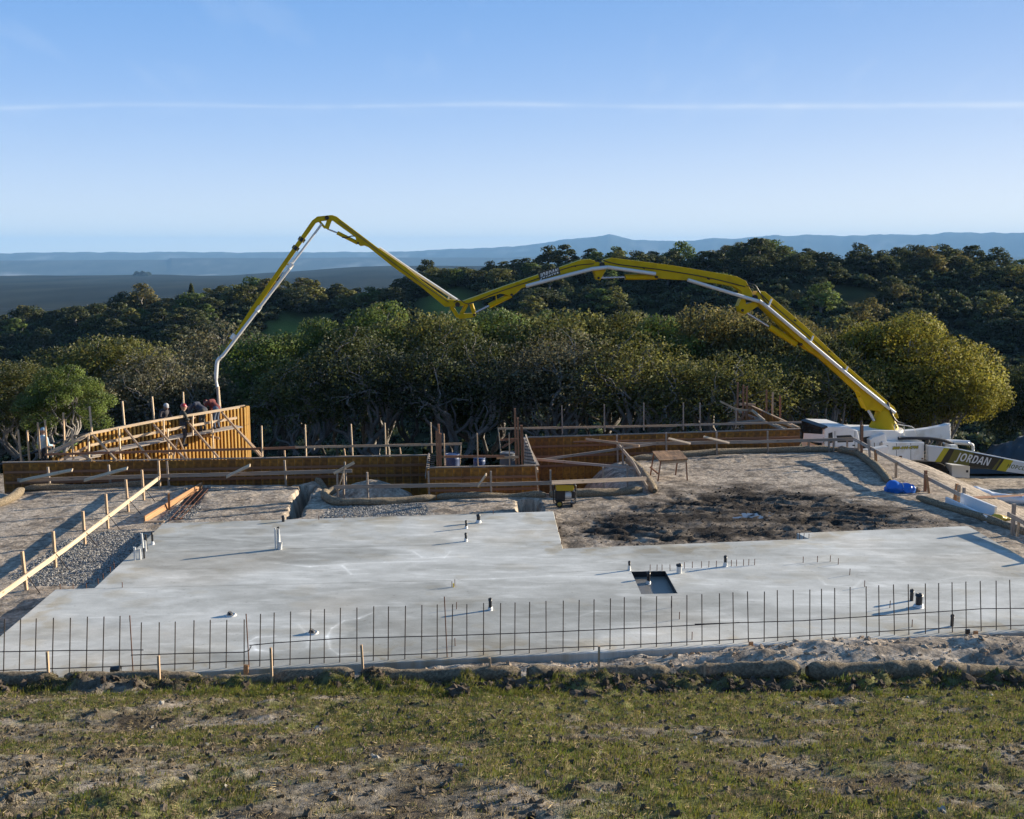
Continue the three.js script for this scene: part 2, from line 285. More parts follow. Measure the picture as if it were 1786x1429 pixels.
  const g = new THREE.BufferGeometry(); g.setAttribute('position', new THREE.BufferAttribute(pos, 3)); g.setAttribute('color', new THREE.BufferAttribute(col, 3)); g.setAttribute('uv', new THREE.BufferAttribute(uv, 2)); g.setIndex(new THREE.BufferAttribute(idx, 1)); g.computeVertexNormals();
  M.soil = new THREE.MeshPhysicalMaterial({ vertexColors: true, roughness: 0.95, specularIntensity: 0.08, map: soilMap, bumpMap: soilBump, bumpScale: 0.03 }); M.soil.color.setScalar(1.92);
  solo('ground', g, M.soil, null, null, null, 'structure');
}
{ // mesa, valley floor and mountains, out to the horizon: one sheet in rings about the site
  const A = 900, rads = []; for (let r = 1900; r < 29500; r *= 1.021) rads.push(r);
  const nr = rads.length, pos = [], col = [], uv = [], idx = [];
  const peaks = [[-893, 446], [-400, 441], [0, 443], [200, 441], [420, 442], [560, 441], [700, 440], [780, 436], [850, 433], [900, 430], [950, 425], [990, 418], [1020, 414], [1045, 412], [1060, 409], [1078, 413], [1110, 418], [1150, 420], [1200, 422], [1240, 417], [1270, 420], [1330, 413], [1400, 412], [1450, 414], [1500, 411], [1540, 409], [1600, 412], [1660, 409], [1700, 411], [1786, 411], [2300, 408]].map(([x, y]) => [x, (446 - y) * 1.85]);   // skyline in sixtieths of a degree
  for (let j = 0; j < nr; j++) for (let i = 0; i <= A; i++) {
    const az = lerp(-52, 52, i / A) * Math.PI / 180, r = rads[j], x = Math.sin(az) * r, d = Math.cos(az) * r, px = 893 + Math.tan(az) * FPX;
    const rim = lerp(-97, -57, smooth(380, 680, px)), edge = 5500 + 900 * fbm(az * 9, 2, 3, 3) + 300 * smooth(500, 700, px);
    let h = lerp(-100, rim, smooth(1900, edge - 250, r)) + (fbm(x * 0.0008, d * 0.0008, 5, 12) - 0.5) * 26 * smooth(1900, 3000, r);
    h = lerp(h, -215 + (fbm(x * 0.0006, d * 0.0006, 3, 15) - 0.5) * 20, smooth(edge, edge + 1500, r));
    const ridge = (z, f) => { let s = 0, a = 1, n = 0; for (let o = 0; o < 5; o++) { s += a * (1 - Math.abs(2 * noise(x * f + z, d * f + z * 2, z + o) - 1)); n += a; a *= 0.5; f *= 2.1; } return s / n; };
    const near = smooth(12500, 15000, r) * smooth(18500, 16000, r), far = smooth(16500, 21500, r) * smooth(29000, 24500, r);
    h += near * (150 + 55 * ridge(3, 0.0003) * (px < 900 ? 0.8 : 1.1) - (px < 300 ? 22 : 0));
    h += far * (215 + (poly(peaks, px) + 7 * (fbm(px * 0.05, 3, 5, 8) - 0.5)) / 3437 * 21500 * (0.80 + 0.25 * ridge(9, 0.0007)) + 10);
    pos.push(x, h - 0.02, -d); uv.push(x / 40, d / 40);
    const f = fbm(x * 0.0011, d * 0.0004, 4, 21), s = smooth(edge, edge + 1500, r), dryness = near + far;
    const c = [lerp(0.027, 0.05, s), lerp(0.027, 0.052, s), lerp(0.019, 0.04, s)], town = s * (1 - Math.min(1, dryness)) * smooth(0.5, 0.62, f) * smooth(0.5, 0.65, noise(x * 0.004, d * 0.0016, 81)) * 1.2;
    for (let k = 0; k < 3; k++) c[k] = lerp(c[k], [0.30, 0.29, 0.26][k], 0.9 * town) * (0.35 + 1.3 * fbm(x * 0.007, d * 0.0022, 5, 33));
    const dry = (1 - s) * smooth(0.6, 0.7, f) * 0.5; c[0] = lerp(c[0], 0.04, dry); c[1] = lerp(c[1], 0.043, dry); c[2] = lerp(c[2], 0.03, dry);
    col.push(...c);
    if (i && j) { const q = j * (A + 1) + i, p = q - A - 1; idx.push(p - 1, p, q, p - 1, q, q - 1); }
  }
  const g = new THREE.BufferGeometry(); g.setAttribute('position', new THREE.Float32BufferAttribute(pos, 3)); g.setAttribute('color', new THREE.Float32BufferAttribute(col, 3)); g.setAttribute('uv', new THREE.Float32BufferAttribute(uv, 2)); g.setIndex(idx); g.computeVertexNormals();
  solo('terrain', g, new THREE.MeshPhysicalMaterial({ vertexColors: true, roughness: 1, specularIntensity: 0 }), null, null, null, 'structure');
}
// ---------------------------------------------------------------- the slab and what stands on it
const holePx = [[1100, 997], [1161, 996], [1183, 1035.5], [1118, 1037]], hole = plan(holePx, 0);
{
  const S = new THREE.Shape(slabShape.map(([x, d]) => new THREE.Vector2(x, d)));
  S.holes.push(new THREE.Path(hole.map(([x, d]) => new THREE.Vector2(x, d))));
  const g = new THREE.ExtrudeGeometry(S, { depth: 0.55, bevelEnabled: true, bevelThickness: 0.012, bevelSize: 0.012, bevelOffset: -0.012, bevelSegments: 1 });
  g.rotateX(-Math.PI / 2); g.translate(0, -0.562, 0);
  const p = g.attributes.position, uv = g.attributes.uv;
  const x0 = -16, x1 = 16, d0 = 17, d1 = 34;
  for (let i = 0; i < p.count; i++) uv.setXY(i, (p.getX(i) - x0) / (x1 - x0), (-p.getZ(i) - d0) / (d1 - d0));
  const px = (a, b) => { const q = onY(a, b, 0); return [(q.x - x0) / (x1 - x0), (-q.z - d0) / (d1 - d0)]; };
  // cured concrete: trowelled patches, pale bleed rings and thin white lines of dried water, saw cuts
  const streaks = [];
  const line = (list, w, v) => { for (let i = 1; i < list.length; i++) streaks.push([...px(...list[i - 1]), ...px(...list[i]), w, v]); };
  line([[570, 1110], [578, 1096], [600, 1083], [625, 1079], [650, 1069]], 0.0016, 0.10); line([[570, 1110], [575, 1132], [590, 1142], [640, 1138]], 0.0016, 0.10);
  line([[480, 983], [540, 989], [600, 984], [670, 981], [760, 979]], 0.0016, 0.08); line([[596, 986], [612, 1002], [640, 1001]], 0.0014, 0.08); line([[720, 962], [735, 972], [775, 973], [785, 962]], 0.0013, 0.06);
  line([[436, 1118], [447, 1112], [478, 1110]], 0.0016, 0.10); line([[437, 1122], [446, 1134], [470, 1138]], 0.0016, 0.10); line([[535, 1130], [540, 1112], [520, 1090]], 0.0014, 0.06); line([[1010, 1075], [1040, 1066], [1140, 1066]], 0.0013, 0.06);
  line([[760, 1012], [860, 1010], [960, 1005], [1090, 1008]], 0.0013, 0.06); line([[1425, 1005], [1440, 1020], [1490, 1025], [1503, 1012]], 0.0013, 0.05); line([[1640, 1012], [1690, 1004], [1786, 1008]], 0.0015, 0.05);
  const cuts = []; const cut = (a, b) => cuts.push([...px(...a), ...px(...b)]);
  cut([285, 964], [982, 944]); cut([165, 1027], [786, 1013]); cut([1640, 971], [1786, 963]); cut([1720, 933], [1850, 1004]); cut([960, 1000], [1100, 993]);
  const seg = (q, u, v) => { const [ax, ay, bx, by] = q, dx = (bx - ax) * 32, dy = (by - ay) * 17, ex = (u - ax) * 32, ey = (v - ay) * 17, t = clamp((ex * dx + ey * dy) / (dx * dx + dy * dy), 0, 1); return Math.hypot(ex - dx * t, ey - dy * t); };
  const map = texture(2048, 1088, (u, v) => {
    const x = lerp(x0, x1, u), d = lerp(d0, d1, v), w = fbm(x * 0.5, d * 0.6, 3, 7) * 2;
    let a = fbm(x * 0.17 + w * 0.3, d * 0.42 + w * 0.2, 5, 11), b = fbm(x * 0.7 + w, d * 1.4, 5, 13), c = fbm(x * 3, d * 4.5, 4, 19), q = 0.73;
    q -= 0.085 * smooth(0.42, 0.62, a); q += 0.035 * smooth(0.52, 0.7, b) - 0.045 * smooth(0.5, 0.34, b); q += (c - 0.5) * 0.10 + (noise(u * 2048, v * 1088, 2) - 0.5) * 0.045 + 0.05 * smooth(0.62, 0.75, fbm(x * 1.1, d * 5, 3, 28));
    for (const s of streaks) { const e = seg(s, u, v) + (c - 0.5) * 0.10; if (e < 0.3) q += s[5] * 1.0 * Math.exp(-((e / 0.035) ** 2)) + s[5] * 0.35 * Math.exp(-((e / 0.13) ** 2)); }
    for (const s of cuts) { const e = seg(s, u, v); if (e < 0.06) q -= 0.16 * Math.exp(-((e / 0.014) ** 2)); }
    const spot = hash(Math.floor(u * 700), Math.floor(v * 380), 6) > 0.9965 ? -0.06 : 0; q += spot;
    const near = -signedDistance(slabShape, x, d), dirt = 0.10 * smooth(0.52, 0.7, fbm(x * 1.9, d * 1.9, 4, 88)) * smooth(1.6, 0.1, near) + 0.03 * smooth(0.6, 0.72, fbm(x * 0.8, d * 1.1, 5, 84)), arc = Math.sin((Math.hypot(x * 1.3 + 40 * noise(x * 0.12, d * 0.12, 3), d * 1.3) + fbm(x * 2, d * 2, 2, 5)) * 26); q += arc * 0.006 * smooth(0.4, 0.6, noise(x * 0.5, d * 0.5, 70)) - dirt * 0.5;
    const warm = 0.012 * smooth(0.5, 0.7, fbm(x * 0.25, d * 0.3, 3, 50));
    return [q + warm + 0.006 + dirt * 0.15, q + 0.004 - dirt * 0.1, q - 0.024 - warm - dirt * 0.45];
  }, true, false);
  M.concrete = new THREE.MeshPhysicalMaterial({ map, roughness: 0.92, specularIntensity: 0.3, bumpMap: soilBump, bumpScale: 0.0015 });
  solo('concrete_slab', g, M.concrete, 'large pale grey concrete floor slab with notched edges behind the rebar row', 'slab');
  // the recess left in it
  const c = hole.reduce((s, [x, d]) => [s[0] + x / 4, s[1] + d / 4], [0, 0]), f = new THREE.Shape(hole.map(([x, d]) => new THREE.Vector2(c[0] + (x - c[0]) * 1.05, c[1] + (d - c[1]) * 1.05)));
  const fl = new THREE.ExtrudeGeometry(f, { depth: 0.05, bevelEnabled: false }).rotateX(-Math.PI / 2).translate(0, -0.19, 0);
  solo('recess_floor', fl, mat(0.17, 0.155, 0.13, 0.4, { bumpMap: soilBump, bumpScale: 0.004 }), 'damp sunken floor of the square recess in the slab', 'recess floor');
  const darkening = thing('recess_darkening', V(c[0], -0.2, -c[1]), 'black liner boards around the square recess in the slab', 'darkening'); hole.forEach(([x, d], i) => { const [x2, d2] = hole[(i + 1) % 4], s = 0.985, P = (x, d) => V(c[0] + (x - c[0]) * s, -0.09, -(c[1] + (d - c[1]) * s)); stick(darkening, 'board', P(x, d), P(x2, d2), 0.02, 0.17, M.abs, Y); });  // black boards added so that the recess walls come out dark
}
{ // the row of starter bars along the slab's front edge
  const xs = [2, 29, 57, 87, 117.6, 147, 175.5, 205, 242.5, 274.6, 302.6, 334.5, 363.4, 392, 424, 451, 475, 504, 538, 564, 591, 621.5, 650, 676, 705, 734.6, 762, 787, 814, 843, 872, 897.6, 923, 953, 982, 1009, 1036, 1064, 1089, 1118.5, 1145.6, 1171.7, 1199, 1225.7, 1256, 1281, 1307.5, 1334, 1358.3, 1385.6, 1414, 1435.5, 1458, 1485, 1514, 1536, 1563, 1588, 1616.6, 1640, 1664, 1688, 1714.7, 1740.6, 1766.6, 1793, 1819];
  const tops = [[0, 1081], [205, 1075], [242, 1086], [424, 1080], [451, 1071], [475, 1068], [650, 1058], [814, 1054], [1064, 1044], [1281, 1034], [1414, 1028], [1514, 1022], [1766, 1011.5], [1830, 1009]];
  const grid = thing('rebar_grid', V(0, -0.2, -20), 'row of dark upright rebar tied with long bars along the slab front', 'rebar');
  const foot = (x) => { const q = onY(x, lerp(1184, 1083, (x + 90) / 2065) + 5, 0); return q; };
  const bars = xs.map((x) => { const p = foot(x), t = at(x - (x - 1000) * 0.006, poly(tops, x), -p.z); return [V(p.x, -0.45, p.z), V(t.x + rr(-0.015, 0.015), t.y, p.z + rr(-0.03, 0.03))]; });
  for (const [a, b] of bars) rod(grid, 'upright_bar', a, b, 0.0105, M.steel);
  for (const [x, top] of [[232, 1074], [435, 1071], [781, 1041]]) { const p = foot(x), q = at(x - 6, top, -p.z); rod(grid, 'upright_bar', V(p.x, -0.4, p.z), q, 0.0105, M.rust); }
  const run = (list, r = 0.0095) => { const pts = list.map(([x, y]) => at(x, y, -foot(x).z - 0.025)); part(grid, 'long_bar', tubeGeo(pts, r, 6).translate(0, 0.2, 20), M.steel); };
  run([[-40, 1171], [200, 1163], [475, 1151], [760, 1140], [1100, 1125], [1414, 1109], [1600, 1098], [1830, 1089]]);
  run([[-40, 1138], [120, 1135], [250, 1134]]); run([[228, 1143], [330, 1140], [425, 1138], [434, 1135], [438, 1127]]);
  run([[435, 1126], [475, 1122], [591, 1114], [787, 1109], [953, 1103], [1171, 1093], [1290, 1086]]); run([[1212, 1089], [1400, 1083], [1600, 1070], [1715, 1062], [1830, 1061]]);
}
{ // pipes and stubs that stick out of the slab
  const seat = (x, y) => onY(x, y, 0);
  function pipe(name, label, category, x, y, h, r, m, extra) {
    const p = seat(x, y), t = thing(name, p, label, category, 'pipes standing in the slab');
    part(t, 'pipe', tubeGeo([V(0, -0.15, 0), V(0, 0.02, 0), V(0, h, 0)], [r, r, r], 12), m);
    part(t, 'cap', tubeGeo([V(0, h - 0.035, 0), V(0, h + 0.012, 0), V(0, h + 0.03, 0)], [r * 1.18, r * 1.18, r * 0.7], 12), extra?.cap || M.abs);
    if (extra?.wrap) part(t, 'wrapping', tubeGeo([V(0, 0.0, 0), V(0.004, 0.03, 0), V(-0.004, 0.07, 0.002), V(0, extra.wrap, 0)], [r * 1.7, r * 1.5, r * 1.35, r * 1.1], 10, true, (i, a) => 1 + 0.12 * Math.sin(a * 3 + i)), M.pvc);
    return t;
  }
  pipe('drain_pipe', 'thick capped drain pipe nearest the back edge of the slab', 'pipe', 834.5, 912, 0.24, 0.055, M.abs, { wrap: 0.07 });
  pipe('drain_pipe', 'thin dark pipe just left of the thick pipe by the back edge', 'pipe', 813, 922, 0.22, 0.032, M.abs, { wrap: 0.05 });
  pipe('drain_pipe', 'thin dark pipe in line in front of the one by the back edge', 'pipe', 812.5, 944.5, 0.22, 0.034, M.abs, { wrap: 0.08 });
  pipe('drain_pipe', 'dark pipe behind the rebar row near the middle of the slab', 'pipe', 855, 1064.5, 0.26, 0.038, M.abs, { wrap: 0.05 });
  pipe('drain_pipe', 'slim pipe at the left corner of the square recess', 'pipe', 1097.5, 995, 0.22, 0.028, M.abs, { wrap: 0.13 });
  pipe('drain_pipe', 'wide pipe with grey top right of the square recess', 'pipe', 1184.5, 1000, 0.22, 0.066, M.pvc, { cap: M.abs });
  pipe('drain_pipe', 'slim pipe at the end of the line of rebar dowels', 'pipe', 1265, 988.5, 0.27, 0.038, M.abs, { wrap: 0.12 });
  pipe('drain_pipe', 'tall black pipe left of the pair at the right of the slab', 'pipe', 1590, 1048, 0.25, 0.042, M.abs);
  pipe('drain_pipe', 'stout black pipe with pale collar, right one of the pair', 'pipe', 1602.5, 1059.5, 0.30, 0.075, M.abs, { wrap: 0.06 });
  pipe('drain_pipe', 'black pipe near the right end of the rebar row', 'pipe', 1660.5, 1092.5, 0.24, 0.036, M.abs);
  pipe('drain_pipe', 'small black pipe at the back left edge beside the trench', 'pipe', 494, 910, 0.16, 0.045, M.abs);
  pipe('drain_pipe', 'short pipe near the left corner of the slab', 'pipe', 266, 950, 0.33, 0.03, M.abs, { wrap: 0.1 });
  const rec = pipe('drain_pipe', 'pipe standing on the sunken floor of the square recess', 'pipe', 1131, 1018, 0.30, 0.04, M.abs, { wrap: 0.08 }); rec.position.copy(onY(1131, 1019, -0.14));
  // conduit bundles
  const bundle = (x, y, list, label) => { const p = seat(x, y), t = thing('conduit_bundle', p, label, 'conduit'); for (const [dx, dz, h, r, m, lean] of list) part(t, 'conduit', tubeGeo([V(dx, -0.1, dz), V(dx + lean * 0.5, h * 0.6, dz), V(dx + lean, h, dz)], r, 8), m); return t; };
  bundle(485, 958, [[-0.06, 0.05, 0.62, 0.022, M.pvc, 0], [0.02, 0, 0.42, 0.05, M.pvc, 0.0], [0.05, 0.03, 0.22, 0.06, M.pvc, 0.03], [0.0, -0.03, 0.62, 0.035, M.abs, 0.01], [0.03, 0.02, 0.58, 0.03, M.pvc, 0.0]], 'tall bundle of white and black conduits alone at the left of the slab');
  bundle(240, 976, [[-0.05, 0.05, 0.35, 0.035, M.pvc, 0], [0.07, 0, 0.30, 0.028, M.pvc, 0.0], [0.14, -0.1, 0.28, 0.025, M.abs, 0.0]], 'low white conduits on the left slab edge');
  bundle(253, 960, [[-0.05, 0.0, 0.48, 0.028, M.pvc, -0.03], [0.0, -0.12, 0.42, 0.028, M.abs, -0.01], [0.05, 0.1, 0.30, 0.025, M.pvc, 0.0]], 'taller white conduits on the left slab edge behind the low ones');
  bundle(791, 1024, [[-0.04, 0, 0.14, 0.008, M.rust, 0], [0.03, -0.04, 0.18, 0.008, M.rust, 0], [0, 0.03, 0.10, 0.016, mat(0.5, 0.38, 0.06), 0]], 'short rusty dowels with yellow collar in mid slab');
  // dowels: short bars in lines
  const dowel = (x, y, h, where) => { const p = seat(x, y), m = shadow(new THREE.Mesh(ROD, M.rust)); m.name = numbered('dowel_bar'); scene.add(m); between(m, V(p.x, -0.1, p.z), V(p.x + rr(-0.01, 0.01), h, p.z), 0.018, 0.018); tag(m, 'short rusty rebar dowel ' + where, 'dowel', 'rebar dowels in the slab'); };
  for (const [where, h, list] of [['in the row at the back of the square recess', 0.16, [1134, 1146, 1155, 1169].map((x) => [x, 995.5])], ['in the row between the wide and the slim pipe', 0.17, [[1194, 992], [1208, 991], [1224, 990.5], [1236, 990], [1249, 989.5]]], ['in the row right of the slim pipe', 0.17, [[1276, 988], [1285, 987.5], [1297, 987], [1306, 986.5], [1316, 986]]], ['in the short row far right of the recess', 0.17, [[1401, 982], [1426, 981], [1448, 980], [1462, 985]]],
    ['alone behind the right part of the rebar row', 0.17, [[1482, 1003.5]]], ['standing just in front of the lone one at right', 0.17, [[1508, 1024.5]]], ['left of the pair of black pipes', 0.17, [[1552, 1060.5]]], ['below the pair of black pipes', 0.17, [[1591, 1094]]], ['in front of the square recess', 0.17, [[1185, 1080.5], [1171, 1060], [1207, 1116]]], ['beside the leaning bar in mid rebar row', 0.17, [[796, 1063], [794, 1127]]],
    ['along the left front corner of the slab', 0.13, [[105, 1027.5], [127, 1027], [150, 1026.5], [213, 1025]]], ['along the left edge below the white conduits', 0.13, [[171, 1018], [180, 1009], [192, 997], [199, 990]]], ['on the back edge of the slab', 0.13, [[556, 907], [600, 906], [860, 897]]], ['at the corner of the step by the mud', 0.13, [[1395, 936], [1402, 938], [1411, 939]]], ['on the edge beside the mud notch', 0.13, [[969, 905], [974, 928], [979, 950]]]]) for (const [x, y] of list) dowel(x, y, h, where);
  // floor drains: low grey lumps under plastic
  for (const [x, y, l] of [[403, 1074, 'flat covered floor drain left of the rebar row middle'], [546, 1105, 'flat covered floor drain behind the rebar, with pale rim']]) { const p = seat(x, y), t = thing('floor_drain', p, l, 'drain'); part(t, 'rim', tubeGeo([V(0, -0.02, 0), V(0, 0.02, 0), V(0, 0.035, 0)], [0.13, 0.12, 0.09], 12), M.pvc); part(t, 'cover', tubeGeo([V(-0.02, 0.0, 0.01), V(-0.02, 0.06, 0), V(-0.01, 0.075, 0)], [0.075, 0.07, 0.05], 10, true, (i, a) => 1 + 0.15 * Math.sin(2 * a)), M.abs); }
  { const x = 206, p = at(x, 1184, 18.9), t = thing('standpipe', V(p.x, -0.05, p.z), 'black pipe with a bent top behind the front bank at left', 'pipe'); part(t, 'pipe', tubeGeo(spline([V(0.06, -0.3, 0), V(0.03, 0.1, 0), V(0, 0.27, 0), V(-0.02, 0.32, 0)], 8), 0.06, 10), M.abs); part(t, 'cap', tubeGeo([V(-0.12, 0.33, 0), V(0.05, 0.345, 0)], [0.075, 0.075], 10), M.abs); }
}
// ---------------------------------------------------------------- timber formwork
const TOPW = 0.6, LOWW = -1.75;
const flat = (p, y) => V(p.x, y, p.z);
function wallAlong(a, b) { const u = b.clone().sub(a); u.y = 0; const len = u.length(); u.normalize(); return { u, len, n: V(-u.z, 0, u.x), p: (s, y, off = 0) => V(a.x + u.x * s - u.z * off, y, a.z + u.z * s + u.x * off) }; }
function panelWall(t, a, b, top, low, opts = {}) {   // plywood panels in a row, walers and cleats on the side we see
  const w = wallAlong(a, b), pw = opts.pw || 0.305, n = Math.max(1, Math.round(w.len / pw)), step = w.len / n, off = opts.off || 0;
  for (let i = 0; i < n; i++) {
    const s = (i + 0.5) * step, m = part(t, 'plywood_panel', STICK, M.ply[Math.floor(rnd() * M.ply.length)]);
    between(m, w.p(s, low, off + rr(-0.006, 0.006)), w.p(s, top - rr(0.0, 0.02), off + rr(-0.006, 0.006)), step - 0.008, 0.02, w.n);
  }
  stick(t, 'added_backing_sheet', w.p(w.len / 2, low, off - 0.03), w.p(w.len / 2, top - 0.03, off - 0.03), w.len - 0.02, 0.018, M.pineOld, w.n);  // added sheet, keeps background light from showing through the panel gaps
  for (const y of opts.walers || []) stick(t, 'waler', w.p(0.05, y, off + 0.032), w.p(w.len - 0.05, y + (opts.tilt || 0), off + 0.032), 0.04, 0.085, M.pineRed, Y);
  stick(t, 'top_plate', w.p(-0.02, top + 0.02, off - 0.03), w.p(w.len + 0.02, top + 0.02, off - 0.03), 0.09, 0.038, M.pineOld, Y);
  return w;
}
function posts(t, list, depth, m, w = 0.04, name = 'upright') { for (const [x0, y0, x1, y1, mm] of list) { const d = typeof depth === 'function' ? depth(x1) : depth; stick(t, name, at(x1, y1, d), at(x0, y0, d), w, 0.085, mm || m); } }
const depthOf = (a, b) => (x) => { const r = sight(x, 600), u = r.x / -r.z, dx = b.x - a.x, dz = b.z - a.z, s = (a.x + u * a.z) / -(dx + u * dz); return -(a.z + s * dz); };
// front wall, left run
const w1a = onY(4, 808, TOPW), w1b = onY(744, 795, TOPW), w2a = onY(744, 817, TOPW), w2b = onY(940, 813, TOPW), w3a = onY(918, 764, TOPW), w3b = onY(1396, 749, TOPW);
{
  const t = thing('formwork_wall', V((w1a.x + w1b.x) / 2, LOWW, w1a.z), 'long left run of brown plywood formwork behind the sandy pad', 'formwork');
  panelWall(t, w1a, w1b, TOPW, LOWW, { walers: [0.26, -0.12, -0.5], off: 0 });
  const D = depthOf(w1a, w1b), D2 = (x) => D(x) + 0.25;
  posts(t, [[456, 743, 457.5, 797], [532, 741, 534, 797], [612, 740, 615, 795], [671, 738, 673, 793], [751, 737, 753, 790]], D2, M.pine);
  posts(t, [[496, 786, 497, 800], [600, 783, 602, 795], [697, 781, 699, 792]], D2, M.pineB, 0.04, 'strut');
  stick(t, 'hand_rail', at(78, 793, D2(78) + 0.4), at(520, 781, D2(520)), 0.04, 0.085, M.pineRed, Y); stick(t, 'hand_rail', at(515, 780.5, D2(515) - 0.05), at(806, 774.5, D2(760)), 0.04, 0.085, M.pineB, Y);
  posts(t, [[804, 774, 802, 812, M.pine]], D2(780), M.pine);
}
{
  const t = thing('formwork_wall', flat(w2a.clone().lerp(w2b, 0.5), LOWW), 'short brown plywood formwork bay standing forward between the two long runs', 'formwork');
  panelWall(t, w2a, w2b, TOPW, LOWW, { walers: [0.24, -0.2, -0.62] });
  panelWall(t, flat(w1b, 0).add(V(0.05, 0, -0.1)), flat(w2a, 0).add(V(0, 0, -0.03)), TOPW, LOWW, { pw: 0.4, walers: [0.2] });
  panelWall(t, flat(w2b, 0).add(V(0, 0, -0.03)), flat(w3a, 0).add(V(-0.06, 0, 0)), TOPW, LOWW, { pw: 0.4 });
  const d = -w2a.z + 0.25;
  posts(t, [[774, 757, 775.5, 812], [832, 756, 833.5, 814], [888, 756, 889, 812]], d, M.pineB);
  posts(t, [[761, 752, 763, 815], [764.5, 740, 767, 815], [768, 756, 769, 815]], d - 0.05, M.pineRed, 0.06, 'stud');
  posts(t, [[898, 713, 900, 812], [903, 729, 905, 812], [909, 742, 911, 812], [910, 742, 913, 800]], d + 0.2, M.pineRed, 0.07, 'stud');
  stick(t, 'hand_rail', at(764, 797, d), at(880, 796, d), 0.04, 0.085, M.pineRed, Y); stick(t, 'hand_rail', at(866, 799, d + 0.1), at(905, 797, d + 0.1), 0.04, 0.085, M.pineB, Y);
  stick(t, 'brace', at(742, 833, d - 0.3), at(748, 792, d + 1.2), 0.04, 0.09, M.pineOld); stick(t, 'brace', at(938, 822, d - 0.2), at(917, 760, d + 4.5), 0.05, 0.1, M.pine); stick(t, 'brace', at(934, 812, d - 0.2), at(939, 862, d - 0.1), 0.05, 0.1, M.pineB);
  for (let k = 0; k < 6; k++) { const s = k / 5; stick(t, 'cleat', at(lerp(744, 747, s), lerp(812, 794, s), d + s * 1.2), at(lerp(757, 760, s), lerp(813, 795, s), d + s * 1.2), 0.04, 0.03, M.black); }
  for (let k = 0; k < 8; k++) { const s = k / 7; stick(t, 'cleat', at(lerp(914, 916, s), lerp(806, 768, s), d + s * 4), at(lerp(934, 920, s), lerp(809, 768, s), d + s * 4), 0.04, 0.03, M.black); }
}
{
  const t = thing('formwork_wall', flat(w3a.clone().lerp(w3b, 0.5), LOWW), 'long right run of brown plywood formwork ending near the pump truck', 'formwork');
  panelWall(t, w3a, w3b, TOPW, LOWW, { walers: [0.22, -0.2, -0.6] });
  const D = depthOf(w3a, w3b), D2 = (x) => D(x) + 0.3;
  posts(t, [[980, 708, 981, 757], [1054, 706, 1054.5, 752], [1123, 703, 1123, 751], [1192, 703, 1192, 750], [1221, 703, 1221.5, 750], [1284, 712, 1284, 746]], D2, M.pineOld, 0.045);
  stick(t, 'hand_rail', at(868, 748, D2(868)), at(1180, 742.5, D2(1180)), 0.04, 0.085, M.pineB, Y); stick(t, 'hand_rail', at(1175, 742, D2(1175)), at(1398, 736.5, D2(1398)), 0.04, 0.085, M.pineOld, Y);
  posts(t, [[869, 748, 874, 794, M.pine], [888, 755, 889, 790, M.pineOld]], D2(868) - 0.05, M.pine); stick(t, 'hand_rail', at(872, 768, D2(868)), at(905, 766, D2(900)), 0.04, 0.085, M.pineRed, Y); stick(t, 'brace', at(876, 781, D2(868)), at(900, 766, D2(900)), 0.04, 0.085, M.pineRed);
  stick(t, 'hand_rail', at(1000, 771, D(1000) - 0.3), at(1395, 762, D(1395) - 0.25), 0.04, 0.06, M.pineRed, Y);
  // the return at the right end, running back
  const c1 = at(1394, 746, -w3b.z + 0.2), c2 = at(1300, 703, 52);
  const w = wallAlong(c1, c2), n = Math.round(w.len / 0.4);
  for (let i = 0; i < n; i++) { const s = (i + 0.5) * w.len / n, m = part(t, 'plywood_panel', STICK, M.ply[i % 4]); between(m, w.p(s, LOWW), w.p(s, lerp(c1.y, c2.y, s / w.len)), w.len / n - 0.02, 0.02, w.n); }
  stick(t, 'top_plate', c1, c2, 0.09, 0.04, M.pineB); stick(t, 'top_plate', c1.clone().add(V(-0.6, -0.1, 0)), c2.clone().add(V(-0.5, -0.35, 0)), 0.06, 0.09, M.pineOld);
  posts(t, [[1287, 667, 1286, 735], [1297, 672, 1296, 735], [1303, 674, 1303, 735], [1337, 680, 1337, 744], [1348, 684, 1347, 746, M.pineB], [1361, 690, 1361, 745]], 49.5, M.pineRed, 0.075, 'stud');
  stick(t, 'brace', at(1256, 700, 49), at(1285, 715, 49), 0.05, 0.09, M.pineB); stick(t, 'brace', at(1284, 714, 49), at(1314, 717, 49), 0.05, 0.09, M.pineB); stick(t, 'brace', at(1312, 716, 49), at(1334, 734, 47), 0.06, 0.11, M.pine); stick(t, 'brace', at(1270, 738, 48), at(1332, 733, 47.2), 0.05, 0.09, M.pineOld); stick(t, 'brace', at(1290, 706, 50.5), at(1318, 706, 50.5), 0.05, 0.09, M.pineB);
  stick(t, 'brace', at(1287, 735, 49), at(1310, 712, 49), 0.05, 0.09, M.pineRed); stick(t, 'brace', at(1352, 741, 46), at(1372, 748, 45.6), 0.05, 0.09, M.pine); stick(t, 'brace', at(1360, 735, 46), at(1392, 748, 45.2), 0.05, 0.09, M.pineB); stick(t, 'brace', at(1302, 736, 49), at(1330, 722, 49), 0.05, 0.09, M.pineRed);
}
